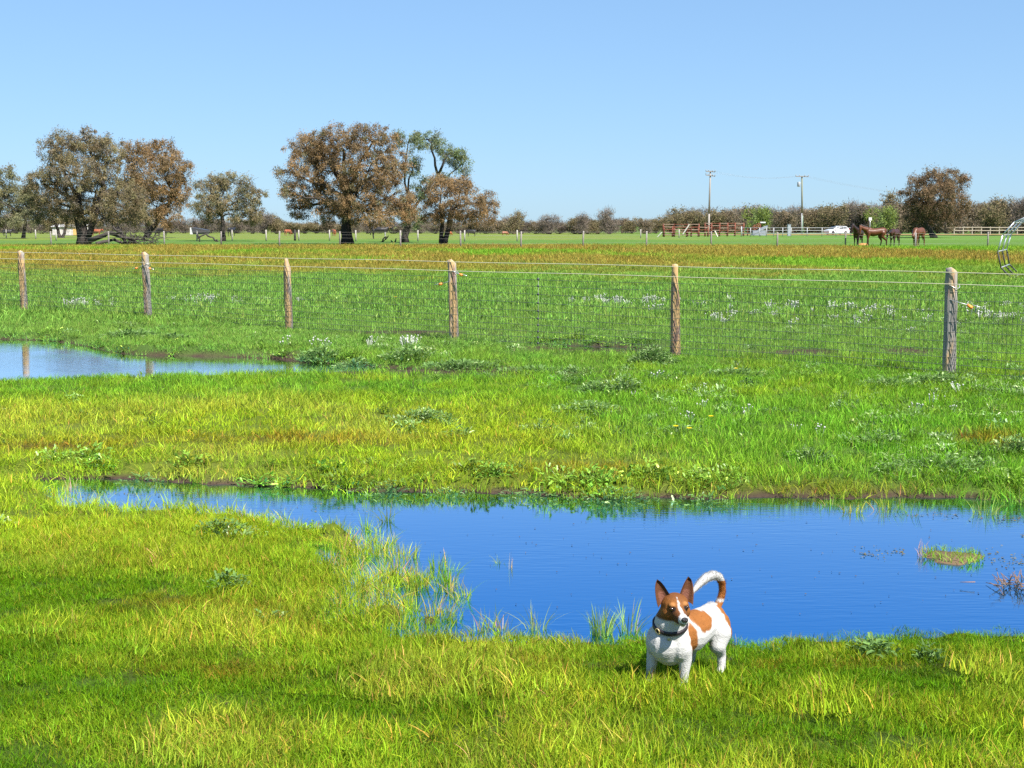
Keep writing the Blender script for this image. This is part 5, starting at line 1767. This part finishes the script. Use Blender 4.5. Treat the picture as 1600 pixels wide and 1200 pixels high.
nose = mb.build('nose', M_NOSE, dog)
for s in (-1, 1):
    mb = MB((.002, .002, .002)); mb.ellipsoid(H(.1172, .0052 * s, -.0165), (.0024, .0026, .0018), HROT, n=8, m=6); mb.build('nostril', M_NOSE, nose)
# collar
cc_ = Vector((.150, .016, .240)); nrm = Vector((.30, .20, .93)).normalized()
u_ = Vector((0, 0, 1)).cross(nrm).normalized(); w_ = nrm.cross(u_)
from mathutils.bvhtree import BVHTree
bvh = BVHTree.FromPolygons([Vector(v_) for v_ in V], [tuple(t_) for t_ in tri.tolist()])
cring = []
for k in range(40):
    a_ = 2 * math.pi * k / 40
    dr_ = u_ * math.cos(a_) + w_ * math.sin(a_)
    hit = bvh.ray_cast(cc_ + dr_ * .12, -dr_)
    r0 = (hit[0] - cc_).length if hit[0] is not None else .06
    cring.append(min(max(r0, .045), .082))
cring = [(cring[k - 1] + cring[k] * 2 + cring[(k + 1) % 40]) / 4 for k in range(40)]
mb = MB((.020, .016, .020)); vs_, fs = [], []
for k in range(40):
    a_ = 2 * math.pi * k / 40; dr_ = u_ * math.cos(a_) + w_ * math.sin(a_)
    for (dr2, dn) in ((.001, -.008), (.0065, -.007), (.0065, .007), (.001, .008)):
        vs_.append(cc_ + dr_ * (cring[k] + dr2) + nrm * dn)
for k in range(40):
    k2 = (k + 1) % 40
    for j in range(4):
        j2 = (j + 1) % 4
        fs.append((k * 4 + j, k2 * 4 + j, k2 * 4 + j2, k * 4 + j2))
mb.add(vs_, fs); collar = mb.build('collar', M_PLASTIC, dog)
fd = Vector((.98, -.12, 0)); fd = (fd - nrm * fd.dot(nrm)).normalized()
ka = math.atan2(fd.dot(w_), fd.dot(u_)) % (2 * math.pi); rr_ = cring[int(ka / (2 * math.pi) * 40) % 40]
bc = cc_ + fd * (rr_ + .008); tg = nrm.cross(fd).normalized()
mb = MB((.70, .52, .26)); mb.tube([bc + tg * (.010 * math.cos(a)) + nrm * (.011 * math.sin(a)) for a in np.linspace(0, 2 * math.pi, 13)], .0022, 6); mb.build('buckle', M_GALV, collar)
fd2 = (Vector((.80, .55, -.2)) - nrm * Vector((.80, .55, -.2)).dot(nrm)).normalized()
ka = math.atan2(fd2.dot(w_), fd2.dot(u_)) % (2 * math.pi); rr_ = cring[int(ka / (2 * math.pi) * 40) % 40]
tcn = cc_ + fd2 * (rr_ + .009) - nrm * .018
mb = MB((.45, .42, .36)); mb.ellipsoid(tcn, (.0022, .0075, .0085), fd2.to_track_quat('X', 'Z').to_matrix(), n=12, m=8); mb.build('tag', M_GALV, collar)

# ------------------------------------------------------------------ water plants, tussocks, weeds, flowers
def tussock(label, px, py, nb, rb, h0, h1, lean, seed, col, z=None, w=.0045, group=None, name='grass_tussock', splay=1.0, extra=None):
    V_, polys, cols_ = tuft(nb, rb, h0, h1, w, lean, 3, seed, splay=splay, tipc=(1.2, 1.05, .95))
    p_ = P(px, py, WZ)
    zz = (WZ - .012) if z is None else z
    if z == 'g':
        p_ = P(px, py, 0); zz = gz(p_.x, p_.y) - .005
    cc2 = cols_ * np.array(col)
    me_ = np_mesh(name, V_, polys, cc2, M_TUSS)
    o_ = link(name, me_); o_.location = (p_.x, p_.y, zz)
    return tag(o_, label, 'grass', group)


M_TUSS = mat_vcol('tussock_blade', rough=.6, spec=.15, translucent=.35)
L_, Gd, Br = (.30, .36, .03), (.16, .30, .03), (.34, .26, .10)
GW = 'grass tussocks standing in the near pond'
for i, (lab, a, b_, nb, rb, h0, h1, ln_, col) in enumerate([
        ('widely splayed dark tussock farthest out at the left of the pond', 604, 814, 26, .05, .07, .17, 1.1, (.14, .20, .03)),
        ('thin upright tussock just left of the splayed tussock', 570, 828, 16, .025, .07, .16, .35, Gd),
        ('wide bushy lime tussock below the splayed one', 626, 870, 70, .10, .06, .12, .45, L_),
        ('bushy tussock at the foot of the left marsh, nearest the bank', 556, 926, 60, .06, .08, .17, .4, L_),
        ('short tussock between the wide lime one and the marsh', 598, 905, 50, .08, .05, .11, .4, L_),
        ('round lime tussock right of the marsh, above the near bank', 651, 918, 60, .06, .07, .14, .35, L_),
        ('small upright tussock standing alone in open water right of marsh', 684, 888, 34, .04, .06, .12, .25, Gd),
        ('few slim blades beside the lone upright tussock', 698, 886, 6, .01, .06, .13, .25, L_),
        ('sparse sprig leaning over water below the lone tussock', 704, 926, 16, .02, .06, .13, .5, Br),
        ('three pale stems rising from mid pond', 797, 888, 7, .02, .05, .12, .2, Br),
        ('spread of slender blades at the near shore left of the dog', 838, 984, 26, .05, .08, .17, .6, (.26, .32, .09)),
        ('lush green tuft on the near shore two tufts left of dog', 940, 990, 80, .05, .09, .17, .32, (.22, .36, .06)),
        ('tall thin leaved tuft on the near shore right beside the dog', 982, 990, 46, .05, .09, .19, .42, (.20, .34, .08)),
        ('small tussock in the water at the far right bank, leftmost of four', 1298, 790, 30, .06, .05, .10, .5, Gd),
        ('second small tussock from the left along the far right bank', 1333, 800, 44, .06, .06, .11, .45, L_),
        ('third small tussock from the left along the far right bank', 1384, 798, 44, .07, .06, .12, .5, L_),
        ('sparse stems fourth along the far right bank', 1418, 801, 14, .07, .06, .13, .5, Gd),
        ('airy tussock right of the post reflection by the far bank', 1538, 801, 44, .08, .07, .15, .45, (.22, .32, .05)),
        ('thick green tussock on the far bank at the right edge', 1590, 785, 130, .14, .10, .19, .5, (.20, .36, .03)),
        ('thin tussock in the narrow left arm of the pond', 385 - 290, 770, 24, .05, .05, .12, .3, L_),
        ('pale tussock in the left arm of the pond near its far bank', 240 - 128, 762, 22, .05, .05, .12, .3, (.3, .34, .10)),
        ('pinkish pale stems at the shore corner left of slender blades', 785, 985, 12, .03, .06, .12, .35, (.38, .28, .2))]):
    tussock(lab, a, b_, nb, rb, h0, h1, ln_, 1500 + i, col, None, .005, GW)
# islet
b = P(1488, 872, WZ)
isl = thing('grass_islet', 'small grassy mud islet in the right of the near pond', 'islet', (b.x, b.y, WZ))
mb = MB((.12, .08, .045))
nn_ = 26; vs_ = [(0, 0, .022)]
for rix, (rf_, zf) in enumerate(((.55, .018), (1.0, -.02))):
    for k in range(nn_):
        a_ = 2 * math.pi * k / nn_; q_ = rf_ * (1 + .2 * math.sin(3 * a_ + 1) + .12 * math.sin(7 * a_))
        vs_.append((.19 * q_ * math.cos(a_), .16 * q_ * math.sin(a_), zf))
fs = [(0, 1 + k, 1 + (k + 1) % nn_) for k in range(nn_)] + [(1 + k, 1 + nn_ + k, 1 + nn_ + (k + 1) % nn_, 1 + (k + 1) % nn_) for k in range(nn_)]
mb.add(vs_, fs); mb.build('mud', M_DEADWOOD, isl)
V_, polys, cols_ = tuft(420, .17, .015, .055, .004, .6, 2, 77)
o = link('grass', np_mesh('grass', V_, polys, cols_ * np.array([.17, .34, .02]), M_TUSS), isl); o.location = (0, 0, .012)
V_, polys, cols_ = tuft(16, .03, .06, .12, .004, .4, 3, 78)
o = link('stems', np_mesh('stems', V_, polys, cols_ * np.array([.36, .22, .16]), M_TUSS), isl); o.location = (-.15, .03, 0)


def debris(name, label, pts, size, col, seed):
    g = np.random.default_rng(seed)
    mbd = MB(col)
    for (px, py, rx, ry, k) in pts:
        for _ in range(k):
            q = P(px + g.normal(0, rx), py + g.normal(0, ry), WZ)
            a_ = g.uniform(0, 6.28); s_ = size * g.uniform(.5, 1.5)
            cs, sn = math.cos(a_), math.sin(a_)
            f_ = g.uniform(.25, .8)
            loc_ = [(1, 0), (.3, f_), (-.8, f_ * .6), (-1, -.2), (0, -f_)]
            cm_ = np.array(col) * g.uniform(.6, 1.4)
            mbd.add([(q.x + s_ * (u * cs - v * sn), q.y + s_ * (u * sn + v * cs), WZ + .003 + .003 * (i_ % 2)) for i_, (u, v) in enumerate(loc_)], [(0, 1, 2, 3, 4)], tuple(cm_))
    return tag(mbd.build(name, M_DEADWOOD, None, False), label, None, None, 'stuff')


debris('floating_specks', 'dark specks drifting on the near pond', [(1000, 860, 190, 40, 60), (1350, 900, 130, 40, 36), (850, 830, 90, 25, 14), (1000, 940, 150, 20, 14)], .005, (.05, .05, .06), 3)
debris('floating_debris', 'floating straw and leaf litter near the islet', [(1365, 866, 22, 4, 40), (1405, 862, 6, 2, 12), (1540, 872, 28, 6, 60), (1590, 880, 14, 6, 40), (1580, 812, 30, 2, 50), (1470, 806, 40, 2, 50),
       (1600, 838, 8, 3, 14), (215, 772, 30, 2, 24), (520, 795, 60, 3, 24), (100, 770, 30, 5, 30), (500, 965, 30, 4, 16)], .007, (.09, .08, .035), 4)
b = P(1592, 917, WZ)
mb = MB((.20, .12, .08)); g = np.random.default_rng(8)
for i in range(60):
    a0 = np.array([g.normal(0, .07), g.normal(0, .05), g.uniform(0, .03)]); a1 = a0 + g.normal(0, .035, 3); a1[2] = abs(a1[2])
    mb.tube([a0, a1], [.003, .0015], 4)
o = mb.build('twig_clump', M_DEADWOOD); o.location = b; tag(o, 'reddish clump of twigs floating at the right edge of the pond', 'twigs')


def weed_plant(label, px, py, nl, spread, hz, seed, white=.12, col=(.13, .23, .060), group='leafy grey green weed clumps'):
    V_, polys, cols_ = weed(int(nl * (1.8 if P(px, py).y < 11 else 2.6)), seed, .018 * max(1, P(px, py).y / 9), .052 * max(1, P(px, py).y / 10), white=white * .6, spread=spread * 1.15, hgt=.060 * hz)
    p_ = P(px, py, 0)
    o_ = link('leafy_weed', np_mesh('leafy_weed', V_, polys, np.clip(cols_ * np.array(col), 0, .75), M_TUSS))
    o_.location = (p_.x, p_.y, gz(p_.x, p_.y) - .005)
    return tag(o_, label, 'plant', group)


for i, (lab, a, b_, nl, sp, hz, wh) in enumerate([
        ('broad silver tipped weed clump below the second post from the left', 205, 527, 240, .42, 2.0, .14),
        ('low pale weed clump right of the second post from the left', 268, 529, 120, .24, 1.2, .12),
        ('bushy weed clump on the muddy bank right of the pointed post', 500, 556, 220, .28, 3.0, .12),
        ('mid sized weed clump on the muddy bank, left of the two largest there', 560, 562, 200, .28, 2.2, .10),
        ('pale flowered weed clump on the muddy bank left of the fourth post', 640, 560, 260, .34, 2.6, .16),
        ('wide dark weed mat on the muddy bank below the fourth post', 720, 574, 260, .42, 1.7, .06),
        ('low weed strip trailing right along the mud from the fourth post', 835, 580, 180, .40, 1.0, .05),
        ('tall silver weed bush at the left foot of the orange post', 1020, 570, 330, .26, 4.2, .22),
        ('weed clump with one tall white spike in front of orange post', 975, 612, 150, .20, 3.4, .20),
        ('weed clump in bright grass left of the white spike', 935, 615, 140, .22, 2.2, .14),
        ('white flecked weed patch in the lime grass left of centre', 665, 658, 180, .22, 1.6, .22),
        ('white flecked weeds in the green grass below the white spike', 920, 645, 200, .30, 1.8, .18),
        ('weeds with two yellow flowers in the middle grass', 1062, 682, 150, .22, 1.6, .08),
        ('weed with white head by the far bank, left of the post reflection', 1390, 742, 90, .12, 1.8, .22),
        ('long dark weed mat on the far bank at right', 1480, 736, 300, .34, 2.0, .06),
        ('bright weed clump with white heads above the dark weed mat', 1372, 698, 160, .22, 2.2, .18),
        ('weed patch with white heads at the right edge of the middle grass', 1590, 706, 160, .20, 2.4, .22),
        ('weed clump with pale heads on the far bank right of centre', 1265, 722, 150, .18, 1.8, .20),
        ('weed patch at the foot of the grey post', 1475, 600, 220, .32, 1.8, .12),
        ('weeds sprawling left of the grey post', 1395, 605, 220, .34, 1.8, .10),
        ('weeds with yellow flower dot right of the orange post', 1150, 586, 170, .30, 1.4, .08),
        ('dark weed tuft in the yellow grass on the left bank', 345, 838, 110, .13, 1.8, .05),
        ('low grey weed in the short grass at left', 358, 912, 90, .10, 1.4, .05),
        ('flat grey weed rosette at the marsh edge left of the reddish grass', 418, 962, 70, .09, 1.0, .04),
        ('grey green weed on the near shore right of the dog', 1365, 1014, 110, .09, 1.6, .03),
        ('small grey weed on the near shore farther right', 1450, 1024, 60, .05, 1.4, .03),
        ('dark weed clump leaning over the water at far left bank', 215, 738, 120, .2, 2.2, .06),
        ('weed clump on the far bank above the splayed tussock', 610, 752, 150, .26, 2.0, .05),
        ('weed clump on the far bank between centre and splayed tussock', 700, 756, 150, .24, 2.0, .06),
        ('weed clump on the far bank below the fourth post', 830, 760, 200, .30, 2.0, .08),
        ('leafy clump overhanging water at the far bank right of centre', 960, 764, 200, .26, 2.2, .06),
        ('leafy clump overhanging water at the far bank above the dog', 1100, 768, 220, .24, 2.4, .06)]):
    weed_plant(lab, a, b_, nl, sp, hz, 1700 + i, wh)
# yellow daisies
for (lab, a, b_, hz) in [('left one of two yellow flowers in the middle grass', 1056, 671, .10), ('right one of two yellow flowers in the middle grass', 1077, 674, .10),
                         ('yellow flower beyond the fence between pointed and fourth posts', 618, 464, .14), ('tiny yellow flower right of the orange post base', 1150, 578, .12),
                         ('yellow flower near the weeds left of centre right', 1111, 654, .10)]:
    d0 = P(a, b_, hz); root = thing('daisy', lab, 'flower', (d0.x, d0.y, gz(d0.x, d0.y)), random.uniform(0, 6), 'yellow daisies in the grass')
    mb = MB((.15, .25, .04)); mb.tube([(0, 0, 0), (.005, 0, hz * .6), (0, 0, hz)], .002, 5); mb.build('stem', M_TUSS, root)
    mb = MB((.80, .60, .02))
    sz = .026 if d0.y < 15 else .045
    for k in range(12):
        a_ = 2 * math.pi * k / 12; cs, sn = math.cos(a_), math.sin(a_)
        pt = lambda r_, w_, z_: (r_ * cs - w_ * sn, r_ * sn + w_ * cs, hz + z_)
        mb.add([pt(.2 * sz, -.1 * sz, .002), pt(.7 * sz, -.2 * sz, .010), pt(sz, 0, .006), pt(.7 * sz, .2 * sz, .010), pt(.2 * sz, .1 * sz, .002)], [(0, 1, 2, 3, 4)])
    mb.build('petals', M_TUSS, root)
    mb = MB((.45, .28, .01)); mb.ellipsoid((0, 0, hz + .004), (sz * .3, sz * .3, sz * .18), n=8, m=6); mb.build('flower_head', M_TUSS, root)
